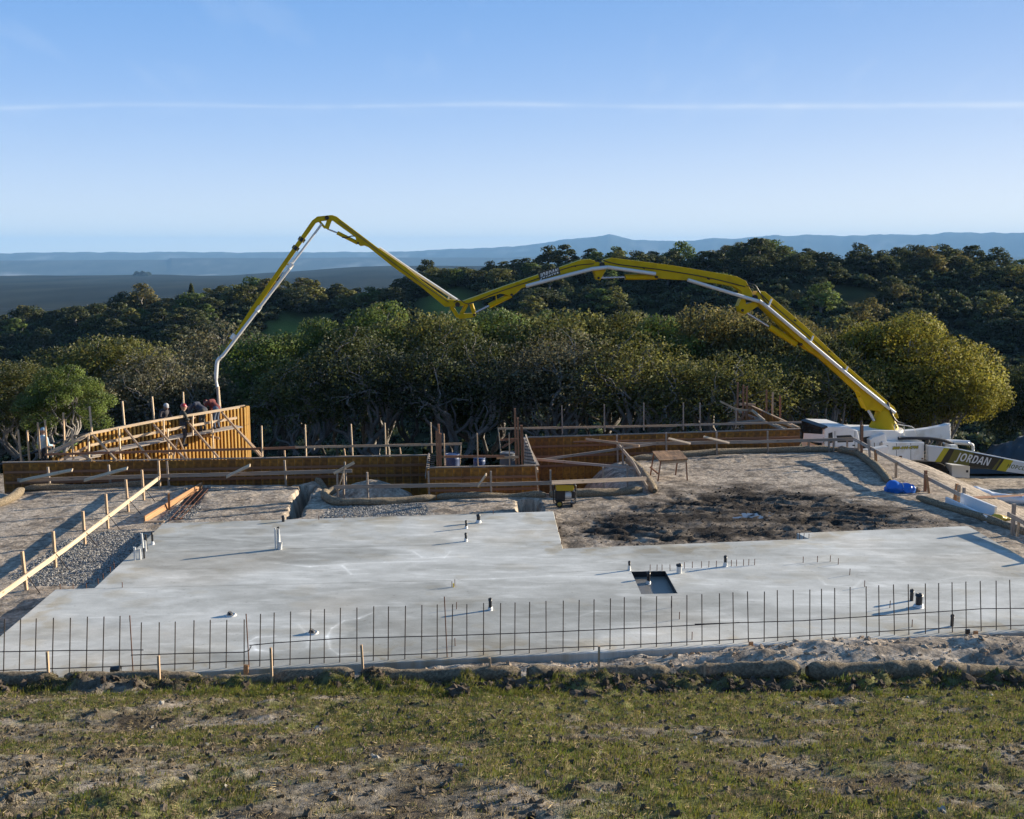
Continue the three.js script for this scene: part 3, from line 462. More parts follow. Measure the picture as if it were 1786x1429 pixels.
// the tall stepped wall at the left back, lit by the sun, with its scaffold
const q0 = at(88, 795, 39.4), q1 = at(428, 709, 46.2), tall = wallAlong(q0, q1);
const tallTop = (s) => { const x = 893 + FPX * (q0.x + tall.u.x * s) / -(q0.z + tall.u.z * s), y = poly([[88, 797], [120, 776], [160, 752], [230, 742], [300, 730], [428, 708]], x); return at(x, y, -(q0.z + tall.u.z * s)).y; };
{
  const t = thing('formwork_wall', flat(q0.clone().lerp(q1, 0.5), LOWW), 'tall sunlit formwork wall of narrow orange boards with sloping top at left', 'formwork');
  const n = 50, step = tall.len / n;
  const m0 = part(t, 'added_backing_sheet', new THREE.ExtrudeGeometry(new THREE.Shape([[0, LOWW], [tall.len, LOWW], ...Array.from({ length: 21 }, (_, i) => [tall.len * (1 - i / 20), tallTop(tall.len * (1 - i / 20)) - 0.04])].map((p) => new THREE.Vector2(...p))), { depth: 0.02, bevelEnabled: false }), mat(0.20, 0.085, 0.016, 0.7, { map: plyMap }));  // backing coloured dark to paint the shade in the gaps between boards
  m0.quaternion.setFromRotationMatrix(new THREE.Matrix4().makeBasis(tall.u, Y, tall.u.clone().cross(Y))); m0.position.copy(flat(q0, 0)).sub(t.position).add(tall.n.clone().multiplyScalar(-0.03));
  for (let i = 0; i < n; i++) { const s = (i + 0.5) * step; stick(t, 'board', tall.p(s, LOWW, 0.04), tall.p(s, tallTop(s) - rr(0, 0.03), 0.04), 0.072, 0.09, M.stud[Math.floor(rnd() * 3)], tall.n); }
  let last = null;
  for (let i = 0; i <= 6; i++) { const s = tall.len * i / 6, p = tall.p(s, tallTop(s) + 0.03, -0.08); if (last) stick(t, 'top_plate', last, p, 0.12, 0.04, i < 3 ? M.pineOld : M.pineB); last = p; }
  const back = depthOf(tall.p(0, 0, -0.25), tall.p(tall.len, 0, -0.25));
  posts(t, [[31, 750, 37, 806], [47, 751, 51, 806], [65.5, 737, 70, 800], [78, 733, 83, 800], [110, 720, 112, 768]], (x) => 39.2 + Math.max(0, (x - 80) * 0.02), M.pineB, 0.045);
  posts(t, [[156, 709, 160, 757], [213, 700, 217, 745], [265, 692, 269, 737], [319, 684, 321, 728], [381, 674, 384, 712]], back, M.pine, 0.05);
  { const dk = mat(0.045, 0.04, 0.036, 0.8), L = [at(-8, 814, 39.6), at(60, 789, 40.2), at(120, 763, 41.6), at(230, 741, 43.2), at(300, 731, 44.6)]; for (let i = 1; i < L.length; i++) stick(t, 'ledger', L[i - 1], L[i], 0.16, 0.05, dk); }
  stick(t, 'end_post', tall.p(tall.len + 0.08, LOWW, 0), tall.p(tall.len + 0.08, tallTop(tall.len), 0), 0.18, 0.12, M.stud[1], tall.n);
}
{
  const t = thing('scaffold', flat(tall.p(tall.len * 0.55, 0, 1), -1.3), 'timber scaffold walkway with hand rails and slanting braces along the tall wall', 'scaffold');
  const D = depthOf(tall.p(0, 0, 1.15), tall.p(tall.len, 0, 1.15)), Di = depthOf(tall.p(0, 0, 0.6), tall.p(tall.len, 0, 0.6)), Do = (x) => D(x) - 0.12;
  const rail = (list, m = M.pine, w = 0.045, h = 0.10, DD = D) => { for (let i = 1; i < list.length; i++) stick(t, 'hand_rail', at(...list[i - 1], DD(list[i - 1][0])), at(...list[i], DD(list[i][0])), w, h, m, Y); };
  rail([[84, 790], [156, 757]]); rail([[157, 756.5], [262, 736], [418, 710]]); rail([[103, 804], [156, 778]], M.pineB); rail([[157, 777], [285, 752]]); rail([[285, 752], [322, 744.5]]); rail([[334, 742.5], [413, 729]]);
  for (const [x0, y0, x1, y1] of [[112, 802, 165, 793], [150, 793, 283, 766], [275, 767, 325, 757], [330, 757, 412, 743]]) { const a = at(x0, y0, Di(x0)), b = at(x1, y1, Di(x1)); stick(t, 'walkway_plank', a, b, 0.30, 0.045, M.pineGrey, Y); stick(t, 'walkway_plank', a.clone().add(tall.n.clone().multiplyScalar(0.33)), b.clone().add(tall.n.clone().multiplyScalar(0.33)), 0.30, 0.045, M.pineGrey, Y); }
  for (const [x0, y0, x1, y1] of [[125, 750, 128, 805], [207, 747, 210, 802], [285, 733, 286, 768], [292, 748, 295, 800], [336, 725, 336, 760], [370, 743, 373, 800], [368, 722, 370, 750], [154, 760, 155, 800]]) stick(t, 'upright', at(x1, y1, Do(x1)), at(x0, y0, Do(x0)), 0.05, 0.09, M.pine);
  for (const [x0, y0, x1, y1, k] of [[160, 757, 203, 803, 0.5], [217, 747, 262, 802, 0.5], [268, 741, 322, 801, 0.4], [324, 732, 382, 800, 0.3], [386, 719, 455, 797, 0], [392, 727, 458, 796, -0.1], [138, 792, 160, 803, 0.2]]) stick(t, 'brace', at(x0, y0, D(x0) + 0.3), at(x1, y1, D(x0) - 1.6 - k), 0.05, 0.09, M.pineB);
  stick(t, 'brace', at(302, 800, D(300) - 0.5), at(310, 766, D(300) + 0.2), 0.04, 0.08, M.pineB); stick(t, 'brace', at(327, 801, D(300) - 0.5), at(312, 766, D(300) + 0.2), 0.04, 0.08, M.pineB);
  for (const s of [0.25, 0.5, 0.75]) stick(t, 'cross_bearer', tall.p(tall.len * s, at(lerp(112, 412, s), lerp(805, 746, s), 42).y - 0.4, 0.05), tall.p(tall.len * s, at(lerp(112, 412, s), lerp(805, 746, s), 42).y - 0.4, 1.2), 0.05, 0.09, M.pineB, Y);
}
// ---------------------------------------------------------------- guard rails on the pad
function guardRail(label, base, railing, postList, m = M.pineOld, railM = M.pineGrey, extra) {
  const b = onY(base[0], base[1], GL), t = thing('guard_rail', V(b.x, GL, b.z), label, 'guard rail');
  const foot = postList.map(([xt, yt, xb, yb]) => { const p = onY(xb, yb, GL); return [at(xt, yt, -p.z), p]; });
  for (const [a, p] of foot) stick(t, 'post', V(p.x, GL - 0.25, p.z), a, 0.06, 0.085, m);
  const D = (x) => { const k = foot.map(([a, p], i) => [postList[i][2], -p.z]).sort((u, v) => u[0] - v[0]); if (k.length < 2) return k[0][1]; const i = clamp(k.findIndex(([q]) => q > x), 1, k.length - 1), j = k.findIndex(([q]) => q > x) < 0 ? k.length - 1 : i; const [x0, d0] = k[j - 1], [x1, d1] = k[j]; return 1 / lerp(1 / d0, 1 / d1, (x - x0) / (x1 - x0)); };
  for (const r of railing) for (let i = 1; i < r.length; i++) stick(t, 'rail', at(r[i - 1][0], r[i - 1][1], D(r[i - 1][0]) - 0.06), at(r[i][0], r[i][1], D(r[i][0]) - 0.06), 0.04, 0.13, railM, Y);
  if (extra) extra(t, D, foot);
  return t;
}
guardRail('pale guard rail running diagonally across the sand left of the slab', [148, 949], [[[-60, 1080], [116, 956]], [[116, 956], [277, 834]]], [[38, 962, 47, 1031], [92, 927, 97, 990], [144, 892, 148, 949], [184, 862, 188, 920], [219, 837, 224, 892], [247, 820, 251, 872], [276, 804, 279, 852], [-22, 1003, -14, 1080]], M.pineB, M.pine, (t, D, foot) => { for (const [a, p] of foot.slice(0, 6)) rod(t, 'brace_pin', V(p.x + 0.03, GL + 0.42, p.z + 0.05), V(p.x + 0.55, GL - 0.05, p.z + 0.35), 0.012, M.steel); });
guardRail('weathered guard rail in front of the left formwork run', [293, 848], [[[30, 838], [330, 829]], [[325, 829.5], [614, 821.5]]], [[83, 815, 88, 853], [189, 811, 193, 847], [291, 805, 295, 849], [496, 803, 499, 845], [601, 806, 604, 844]], M.pineOld, M.pineOld);
guardRail('low guard rail crossing in front of the dirt mound and forward bay', [748, 868], [[[582, 850], [800, 846]], [[795, 846.5], [962, 842.5]]], [[588, 826, 589, 870], [598, 815, 600, 868], [640, 824, 642, 870], [747, 822, 749, 866], [856, 822, 857, 867], [960, 820, 961, 866]], M.pineOld, M.pineOld, (t, D) => { stick(t, 'loose_board', at(592, 846, D(595)), at(603, 812, D(595)), 0.04, 0.09, M.pine); stick(t, 'loose_board', at(582, 826, D(595) - 0.1), at(618, 807, D(595) + 0.2), 0.04, 0.09, M.pine); });
guardRail('low guard rail beside the generator ending at the slanting rail', [1053, 862], [[[962, 842], [1127, 835]]], [[1052, 815, 1054, 860], [1094, 810, 1095, 846], [1107, 812, 1108, 838], [1119, 815, 1120, 852]], M.pineOld, M.pineOld);
guardRail('slanting pale rail stepping down from the far rail towards the straw roll', [1087, 820], [[[1076, 773], [1104, 806]], [[1104, 806], [1129, 850]]], [[1086, 778, 1087, 815], [1119, 816, 1120, 854]], M.pineOld, M.pine, (t, D) => { stick(t, 'loose_board', at(932, 804, 39.5), at(1138, 775, 41.5), 0.045, 0.09, M.pineOld); stick(t, 'loose_board', at(932, 801, 39.6), at(1107, 817, 38), 0.045, 0.09, M.pineGrey); stick(t, 'loose_board', at(1022, 766, 42.3), at(1115, 778, 41), 0.045, 0.09, M.pineB); });
guardRail('weathered guard rail in front of the right formwork run', [1251, 792], [[[1076, 775], [1300, 771]], [[1295, 771.5], [1492, 766]]], [[1076, 759, 1078, 799], [1162, 755, 1163, 797], [1250, 754, 1251, 794], [1339, 752, 1340, 790], [1411, 768, 1411, 788], [1446, 766, 1446, 788], [1454, 766, 1454, 788], [1478, 764, 1478, 788]], M.pineOld, M.pineOld);
for (const [x0, y0, x1, y1, d, l] of [[35, 839, 126, 820, 36.2, 'loose pale board slanting across the first post of the left guard rail'], [147, 838, 222, 817, 36.4, 'loose pale board slanting across the second post of the left guard rail'], [395, 832, 436, 812, 36.9, 'loose board slanting up right beside the last left rail post'], [834, 848, 848, 828, 34.6, 'short pale board stuck up in front of the forward bay'], [1166, 765, 1204, 774, 42.4, 'loose board slanting down in front of the right formwork run'], [1227, 762, 1272, 773, 42.8, 'loose board slanting down further right on the right formwork run']])
  looseStick('loose_board', at(x0, y0, d), at(x1, y1, d - 0.3), 0.14, 0.04, M.pine, l, 'board', null, V(0.62, 0.6, 0.42));
{ // orange side form by the slab's back left corner, and the bars in the trench beside it
  const t = thing('edge_form', onY(300, 880, GL), 'orange timber edge board with stake at the back left corner of the slab', 'edge form');
  const a = onY(252, 912, GL), b = onY(352, 852, GL); stick(t, 'form_board', a.clone().setY(-0.09), b.clone().setY(-0.09), 0.045, 0.2, M.orange, Y);
  stick(t, 'stake', onY(295, 893, GL - 0.1), at(294, 861, -onY(295, 893, GL).z), 0.07, 0.07, M.orange); stick(t, 'kicker', onY(252, 911, -0.02), onY(286, 910, -0.02), 0.08, 0.05, M.pineB, Y);
  const r = thing('rebar_mat', onY(320, 880, GL), 'mat of thin rebar over the trench beside the orange edge board', 'rebar');
  for (let k = 0; k < 11; k++) { const s = k / 10, p = onY(lerp(292, 342, s), lerp(908, 854, s), -0.1), q = onY(lerp(318, 366, s), lerp(906, 853, s), -0.1); rod(r, 'bar', p, q.add(V(0, rr(-0.05, 0.05), rr(-0.1, 0.1))), 0.011, M.rust); }
  for (let k = 0; k < 3; k++) rod(r, 'bar', onY(lerp(296, 314, k / 2), 906, -0.08), onY(lerp(344, 362, k / 2), 854, -0.08), 0.011, M.rust);
}
// right-hand rail going down to the lower yard
{
  const y0 = (x, d) => heightAt(x, d), P = (px, py, d) => at(px, py, d);
  const t = thing('guard_rail', sunk(at(1560, 830, 39)), 'long rail sloping down past the pump truck to the lower yard', 'guard rail');
  const dd = (x) => poly([[1490, 43], [1560, 38.5], [1615, 36.2], [1690, 33.8]], x), down = (xt, yt, xb, w = 0.06, m = M.pineB, d = dd(xb)) => { const a = P(xt, yt, d), b = P(xb, yt + 30, d); stick(t, 'post', V(b.x, Math.min(y0(b.x, d) - 0.15, a.y - 0.4), b.z), a, w, 0.085, m); };
  for (const [a, b] of [[[1490, 766], [1592, 822]], [[1590, 820], [1692, 872]]]) stick(t, 'rail', P(...a, dd(a[0]) - 0.1), P(...b, dd(b[0]) - 0.1), 0.05, 0.13, M.pineGrey, Y);
  stick(t, 'rail', P(1480, 783, 42.8), P(1500, 784, 42.6), 0.04, 0.1, M.pineOld, Y);
  down(1498, 772, 1497); down(1504, 742, 1504, 0.09, M.pineRed); down(1514, 766, 1521, 0.07, M.pineGrey); down(1527, 785, 1529, 0.09, M.orange); down(1563, 806, 1563, 0.07, M.pineB); down(1615, 821, 1614, 0.09, M.pineRed); down(1616, 828, 1622, 0.06, M.orange); down(1670, 844, 1665, 0.1, M.orange); down(1673, 846, 1672, 0.08, M.pineB); down(1682, 851, 1681, 0.08, M.pineOld);
  const t2 = thing('guard_rail', sunk(at(1768, 935, 31)), 'lone end post with a short rail at the right edge beside the slab', 'guard rail');
  const q = onY(1766, 938, -0.3); stick(t2, 'post', V(q.x, -0.6, q.z), at(1769, 879, -q.z), 0.09, 0.09, M.pineOld); stick(t2, 'rail', at(1758, 897, -q.z - 0.08), at(1860, 950, -q.z - 3), 0.05, 0.13, M.pineOld, Y); stick(t2, 'strut', at(1774, 936, -q.z - 0.5), at(1778, 908, -q.z - 0.5), 0.05, 0.08, M.pineB); stick(t2, 'post', V(at(1860, 960, -q.z - 3).x, -0.9, q.z + 3), at(1860, 935, -q.z - 3), 0.09, 0.09, M.pineOld);
}
// ---------------------------------------------------------------- straw rolls
function wattle(list, r, label, m = M.straw, lump = 0.06) {     // list of plan points [x, d]
  const pts = spline(list.map(([x, d]) => V(x, 0, -d)), 4 + list.length * 7), s = rnd() * 99;
  for (const p of pts) p.y = ground(p.x, -p.z) + r * 0.75 + (noise(p.x * 0.8, p.z * 0.8, 6) - 0.5) * 0.06;
  const n = pts.length, radii = pts.map((p, i) => r * (0.9 + 0.2 * noise(i * 0.35 + s, 2)) * Math.min(1, 0.55 + Math.min(i, n - 1 - i) * 0.3));
  const g = tubeGeo(pts, radii, 14, true, (i, a) => 1 + lump * (noise(i * 0.8 + s, a * 2.2, 4) - 0.5) * 2);
  const uv = g.attributes.uv; for (let i = 0; i < uv.count; i++) uv.setXY(i, uv.getX(i) / 0.9, uv.getY(i) * 1.1);
  solo('straw_roll', g, m, label, 'straw roll', 'straw erosion rolls');
}
const pl = (l) => plan(l);
wattle(pl([[-120, 905], [0, 884], [40, 860]]), 0.15, 'tan straw roll bending in at the far left edge'); wattle(pl([[44, 857], [150, 851], [278, 848]]), 0.12, 'long straw roll at the foot of the left guard rail');
wattle(pl([[552, 838], [576, 847], [590, 852], [570, 862], [567, 872], [590, 882], [640, 882], [700, 878], [760, 873]]), 0.13, 'curved straw roll wrapping around the dirt mound'); wattle(pl([[762, 872], [830, 869], [900, 866], [952, 868]]), 0.12, 'straw roll before the forward formwork bay');
wattle(pl([[958, 868], [1030, 866], [1120, 859]]), 0.15, 'pale straw roll behind the generator'); wattle(pl([[1094, 806], [1118, 828], [1142, 862]]), 0.17, 'stout straw roll end lying beside the saw table');
wattle(pl([[1104, 803], [1200, 796], [1300, 790], [1462, 787]]), 0.14, 'long straw roll at the foot of the right guard rail'); wattle(pl([[1462, 787], [1492, 795], [1525, 818], [1552, 845]]), 0.15, 'straw roll curving down the pad edge to the blue bag');
wattle(pl([[1600, 872], [1700, 903], [1786, 930], [1900, 975]]), 0.12, 'straw roll along the pad edge at the far right');
{
  const xs = [-11, -7.6, -5.2, -2.6, 0.2, 2.75, 4.9, 7.2, 10.5], words = ['leftmost', 'second', 'third', 'fourth', 'fifth', 'sixth', 'seventh', 'eighth'];
  for (let i = 0; i < 8; i++) { const a = xs[i] + 0.06, b = xs[i + 1] - 0.06, c = (x) => 16.98 + 0.12 * Math.sin(x * 0.9) + (i > 3 ? 0.05 : 0); wattle([[a, c(a)], [lerp(a, b, 0.35), c(lerp(a, b, 0.35)) + 0.05], [lerp(a, b, 0.7), c(lerp(a, b, 0.7)) - 0.03], [b, c(b)]], i < 4 ? 0.13 : 0.16, words[i] + ' straw roll from the left on top of the front bank', M.straw, 0.06); }
  const stakes = [[82, 1137, 84, 1180], [276, 1144, 277, 1180], [472, 1130, 474, 1178], [630, 1125, 635, 1180], [854, 1148, 856, 1182], [1045, 1127, 1044, 1176], [1230, 1155, 1230, 1184], [1329, 1152, 1328, 1178], [1515, 1162, 1513, 1188], [1690, 1160, 1687, 1186], [1076, 1158, 1077, 1176]];
  stakes.forEach(([x0, y0, x1, y1], i) => { const d = 16.9, a = at(x1, y1, d); looseStick('wooden_stake', V(a.x, ground(a.x, d) - 0.25, a.z), at(x0, y0, d), 0.035, 0.05, i < 8 ? M.pineB : M.pineOld, ['leftmost', 'second', 'third', 'fourth', 'fifth', 'sixth', 'seventh', 'eighth', 'ninth', 'rightmost', 'small stub'][i] + ' wooden stake along the straw rolls on the front bank', 'stake', 'stakes along the front straw rolls'); });
  const blocks = [[202, 1168], [429, 1160], [1310, 1120], [1503, 1110], [1702, 1101], [1688, 1098]];
  blocks.forEach(([x, y], i) => { const q = onY(x, lerp(1184, 1083, (x + 90) / 2065) + 9, 0), k = i === 5 ? M.abs : M.orange; looseStick('form_stake', V(q.x, -0.4, q.z + 0.05), at(x, y, -q.z - 0.05), 0.09, 0.045, k, [ 'orange stake stub beside the bent black standpipe', 'orange stake stub left of the middle of the rebar row', 'dark stake stub poking from the spoil heap', 'orange stake stub before the right part of the rebar row', 'orange stake stub nearest the right end of the rebar', 'black stub beside the rightmost orange stake stub'][i], 'stake'); });
}
// ---------------------------------------------------------------- concrete pump truck
function hit(px, py) { const r = sight(px, py); let t = 5; for (; t < 400; t += 0.06) { const y = EYE + r.y * t; if (y < heightAt(r.x * t, -r.z * t)) break; } return V(r.x * t, EYE + r.y * t, r.z * t); }
function flatPlane(o, u) {      // a vertical plane: point of the picture -> point on it; shapes drawn on it get a real thickness
  u = u.clone().setY(0).normalize(); const n = u.clone().cross(Y);     // n points to the camera's side when u runs to the right
  if (n.z < 0) n.negate();
  const to = (px, py) => { const r = sight(px, py), k = (o.x - 0) * n.x + (o.y - EYE) * n.y + o.z * n.z, t = k / r.dot(n); return r.multiplyScalar(t).add(V(0, EYE, 0)); };
  const uv = (px, py) => { const p = to(px, py); return new THREE.Vector2((p.x - o.x) * u.x + (p.z - o.z) * u.z, p.y); };
  const frame = new THREE.Matrix4().makeBasis(u, Y, u.clone().cross(Y)), sgn = u.clone().cross(Y).dot(n) > 0 ? 1 : -1;
  return { o, u, n, to, uv, slab(list, front, thick, bevel = 0.015, raw) {   // extends from 'front' (towards the camera) back by 'thick'
    const g = new THREE.ExtrudeGeometry(new THREE.Shape(raw || list.map((p) => uv(...p))), { depth: thick - 2 * bevel, bevelEnabled: bevel > 0, bevelThickness: bevel, bevelSize: bevel, bevelOffset: -bevel, bevelSegments: 2, curveSegments: 8 });
    g.translate(0, 0, sgn > 0 ? front - thick + bevel : -front + bevel); g.applyMatrix4(frame); g.translate(o.x, 0, o.z); return g;
  }, off(px, py, f) { return to(px, py).add(n.clone().multiplyScalar(f)); } };
}
const yard = -3.1;
{
  const turn = V(at(1541, 748, 51.2).x, yard, -51.2);
  const truck = thing('concrete_pump_truck', turn, 'white concrete pump truck with folded out yellow boom reaching over the site', 'pump truck');
  const put = (name, g, m, parent = truck) => { g.translate(-turn.x, -turn.y, -turn.z); return part(parent, name, g, m); };
  const tip = at(381, 690, 45.6), B = flatPlane(V(turn.x, 0, turn.z), turn.clone().sub(tip));
  const line = (name, pts, r, f, m, parent) => put(name, tubeGeo(pts.map(([x, y]) => B.off(x, y, f)), r, 10), m, parent);
  // boom sections, from the turntable outwards
  const s1 = put('boom_section', B.slab([[1317, 508], [1330, 508], [1397, 565], [1472, 636], [1556, 710], [1563, 728], [1548, 731], [1529, 716], [1512, 714], [1507, 713], [1495, 684], [1462, 653], [1428, 623], [1404, 609], [1393, 598], [1383, 590], [1340, 549], [1311, 522]], 0.27, 0.54, 0.02), M.yellow);
  line('delivery_pipe', [[1318, 524], [1331, 534], [1406, 597], [1468, 649], [1500, 676], [1553, 718]], 0.085, 0.42, M.pipe);
  for (const [a, b] of [[[1334, 535], [1340, 521]], [[1407, 597], [1412, 585]], [[1467, 649], [1472, 638]]]) line('pipe_bracket', [a, b], 0.045, 0.40, M.white);
  line('cylinder', [[1341, 570], [1389, 600]], 0.15, 0, M.yellow); line('cylinder_rod', [[1297, 543], [1343, 571]], 0.06, 0, M.chrome);
  line('cylinder_rod', [[1511, 712], [1523, 733]], 0.075, 0.12, M.chrome); line('cylinder', [[1500, 690], [1512, 714]], 0.13, 0.1, M.yellow);
  put('link', B.slab([[1290, 521], [1285, 534], [1288, 543], [1297, 548], [1321, 533], [1315, 526], [1299, 530], [1297, 521]], 0.2, 0.4), M.yellow);
  put('boom_section', B.slab([[1052, 453], [1064, 449.5], [1171, 463], [1282, 482], [1298, 490], [1308, 508], [1310, 518], [1292, 519], [1290, 508], [1278, 500], [1252, 495], [1197, 489], [1160, 487], [1143, 485], [1139, 476], [1060, 467], [1050, 466]], 0.23, 0.46, 0.02), M.yellow);
  line('delivery_pipe', [[1056, 466], [1139, 477.5]], 0.085, 0.36, M.pipe); line('delivery_pipe', [[1195, 488], [1304, 521], [1318, 525]], 0.085, 0.36, M.pipe); line('cylinder', [[1090, 483.5], [1146, 483]], 0.13, 0, M.yellow); line('cylinder_rod', [[1042, 485.5], [1092, 483.4]], 0.05, 0, M.chrome);
  put('link', B.slab([[1033, 468], [1040, 488], [1045, 489], [1057, 467]], 0.2, 0.4), M.yellow);
  put('boom_section', B.slab([[1054, 459], [1044, 458], [1026, 452], [1010, 454], [936, 479.5], [880, 498.5], [804, 526], [790, 527], [787, 535], [807, 533], [872, 512], [878, 513], [891, 517], [899, 511], [908, 503], [944, 492], [1026, 468], [1052, 468]], 0.2, 0.40, 0.02), M.yellow);
  line('delivery_pipe', [[915, 499], [946, 490.5], [1030, 469], [1056, 466]], 0.085, 0.33, M.pipe); line('cylinder', [[853, 533.5], [891, 515]], 0.12, 0, M.yellow); line('cylinder_rod', [[826, 547], [855, 532.5]], 0.045, 0, M.chrome); line('pipe_bracket', [[866, 527], [864, 514]], 0.03, 0.1, M.yellow);
  for (const l of [[[787, 535], [799, 553]], [[814, 531], [802, 552]], [[822, 530], [827, 547]]]) line('link', l, 0.09, 0, M.yellow); put('link', B.slab([[797, 548], [828, 546], [829, 551], [822, 554], [800, 556]], 0.16, 0.32), M.yellow);
  put('boom_section', B.slab([[566, 377], [579, 375.3], [587, 378], [657, 431], [709, 467], [736, 490], [780, 522], [808, 525], [806, 534], [776, 535], [735, 501], [686, 466], [643, 431.5], [636, 428.5], [629, 429.5], [622, 424], [620, 414], [580, 385], [568, 385]], 0.17, 0.34, 0.02), M.yellow);
  line('delivery_pipe', [[662, 433], [714, 469], [801, 526]], 0.075, -0.28, M.pipe); for (const [x, y] of [[664, 435], [714, 469], [786, 519]]) line('pipe_bracket', [[x - 2, y - 1], [x - 4, y + 10]], 0.04, -0.22, M.white);
  line('cylinder', [[588, 406], [624, 424]], 0.085, 0, M.yellow); line('cylinder_rod', [[571, 399.5], [590, 407]], 0.035, 0, M.chrome); line('hose', [[596, 414], [604, 415], [612, 412], [620, 412]], 0.025, 0.1, M.black);
  put('link', B.slab([[570, 384], [579, 384], [573, 400.5], [565, 398]], 0.12, 0.24), M.yellow); line('link', [[557, 386], [567, 398]], 0.05, 0.05, M.yellow);
  put('boom_section', B.slab([[577, 375.3], [553, 378], [544, 385], [438, 537], [385, 620], [389, 622], [447, 540], [501, 460], [551, 389], [560, 386], [577, 384]], 0.13, 0.26, 0.012), M.yellow);
  line('delivery_pipe', [[561, 391], [507, 463]], 0.05, 0.1, M.pipe); line('delivery_pipe', [[506, 467], [450, 540], [389, 620], [381, 626]], 0.072, 0.18, M.pipe); for (const [x, y] of [[507, 464], [451, 538.5], [407, 587]]) line('pipe_clamp', [[x - 3, y + 4], [x + 3, y - 4]], 0.10, 0.18, M.white); for (const [x, y] of [[507, 464], [447, 541], [407, 590]]) line('pipe_bracket', [[x, y], [x - 9, y - 5]], 0.03, 0.12, M.yellow);
  for (const [x, y] of [[526, 418], [515.5, 433]]) line('strap', [[x + 2, y - 3], [x - 2, y + 3]], 0.155, 0, M.black);
  put('end_hose', tubeGeo(spline([[385, 623], [380, 629], [378, 645], [377.5, 662], [379.5, 674]].map(([x, y]) => B.off(x, y, 0.18)), 16), Array.from({ length: 17 }, (_, i) => i < 12 ? 0.085 : 0.06), 10), M.pipe); put('end_hose', tubeGeo([[379.5, 673], [381, 690], [382, 708]].map(([x, y]) => B.off(x, y, 0.18)), 0.055, 10), mat(0.30, 0.27, 0.24, 0.7));
  // pins, hoses and lines of the boom
  for (const [x, y, r, f] of [[1313, 519, 0.13, 0.3], [1048, 462, 0.12, 0.26], [797, 531, 0.11, 0.22], [570, 380, 0.09, 0.2], [1548, 722, 0.14, 0.32], [1292, 541, 0.07, 0.24], [1042, 485, 0.06, 0.23], [826, 549, 0.06, 0.2], [1393, 600, 0.07, 0.3], [891, 514, 0.06, 0.23], [1143, 483, 0.06, 0.26], [624, 424, 0.05, 0.2]]) { const p = B.to(x, y), q = p.clone().addScaledVector(B.n, -f); put('hinge_pin', tubeGeo([p.clone().addScaledVector(B.n, f), q], r, 14), M.steel); }
  const lineHose = (pts, f, r = 0.022) => put('hydraulic_hose', tubeGeo(spline(pts.map(([x, y]) => B.off(x, y, f)), pts.length * 6), r, 6), M.black);
  lineHose([[1536, 700], [1470, 644], [1400, 580], [1335, 524], [1318, 508], [1308, 500], [1298, 498]], 0.30); lineHose([[1534, 704], [1468, 649], [1398, 585], [1333, 529], [1322, 512], [1312, 497], [1300, 494]], 0.31); lineHose([[1296, 500], [1240, 486], [1160, 472], [1070, 460], [1052, 455], [1046, 452], [1036, 457]], 0.255); lineHose([[1034, 460], [1000, 464], [930, 488], [860, 512], [812, 529], [800, 522], [790, 527]], 0.225, 0.018); lineHose([[782, 527], [740, 498], [690, 462], [640, 423], [590, 386]], 0.19, 0.016);
  for (const [x, y, w, h] of [[1380, 556, 5, 3], [1440, 610, 4, 3], [1230, 484, 5, 2.5], [1118, 466, 4, 2], [1000, 463, 3, 2]]) put('warning_decal', B.slab([[x, y], [x + w, y + w * 0.4], [x + w, y + w * 0.4 + h], [x, y + h]], x > 1320 ? 0.275 : x > 1050 ? 0.235 : 0.205, 0.02, 0), M.black);
  for (const [x, y, f] of [[1365, 541, 0.28], [1436, 602, 0.28], [1498, 658, 0.28], [1200, 470, 0.24], [1130, 459, 0.24], [960, 474, 0.21], [905, 493, 0.21], [700, 466, 0.18]]) put('stiffener', B.slab([[x, y], [x + 1.6, y + 0.8], [x - 3, y + 9], [x - 4.6, y + 8]], f, 0.05, 0.004), M.yellow);
  // turntable
  put('turntable', new THREE.LatheGeometry([[0, 1.05], [0.34, 1.05], [0.42, 0.85], [0.55, 0.35], [0.68, 0.12], [0.70, 0.0]].map((p) => new THREE.Vector2(...p)), 28).translate(turn.x, at(1541, 747, 51.2).y, turn.z), M.yellow);
  put('slew_ring', new THREE.CylinderGeometry(0.92, 0.92, 0.14, 32).translate(turn.x, at(1541, 749.5, 51.2).y, turn.z), M.white);
  put('hose', tubeGeo(spline([[1540, 700], [1548, 722], [1556, 733], [1570, 738]].map(([x, y]) => B.off(x, y, 0.45)), 14), 0.05, 8), M.black);
  // truck body, heading left and a little towards us
  const a = 0.19, T = flatPlane(V(turn.x, 0, turn.z + 1.25), V(Math.cos(a), 0, -Math.sin(a)));
  const cab = put('cab', T.slab([[1437, 786], [1438, 750], [1444, 743.5], [1482, 744.5], [1497, 752], [1501, 770], [1500, 806], [1440, 806]], 0, 2.4, 0.06), M.white);
  put('side_window', T.slab([[1459, 760], [1484, 759], [1488, 763], [1488, 771], [1461, 772]], 0.012, 0.03, 0.004), M.glass, cab); put('side_window', T.slab([[1445, 756], [1452, 754], [1453, 772], [1445, 774]], 0.012, 0.03, 0.004), M.glass, cab);
  { const f = T.to(1437, 765), w = new THREE.BoxGeometry(0.04, 0.85, 2.05); w.applyMatrix4(new THREE.Matrix4().makeBasis(T.u, Y, T.u.clone().cross(Y))); w.translate(f.x - T.u.x * 0.03 - T.n.x * 1.2, f.y + 0.02, f.z - T.u.z * 0.03 - T.n.z * 1.2); put('windshield', w, M.glass, cab); }
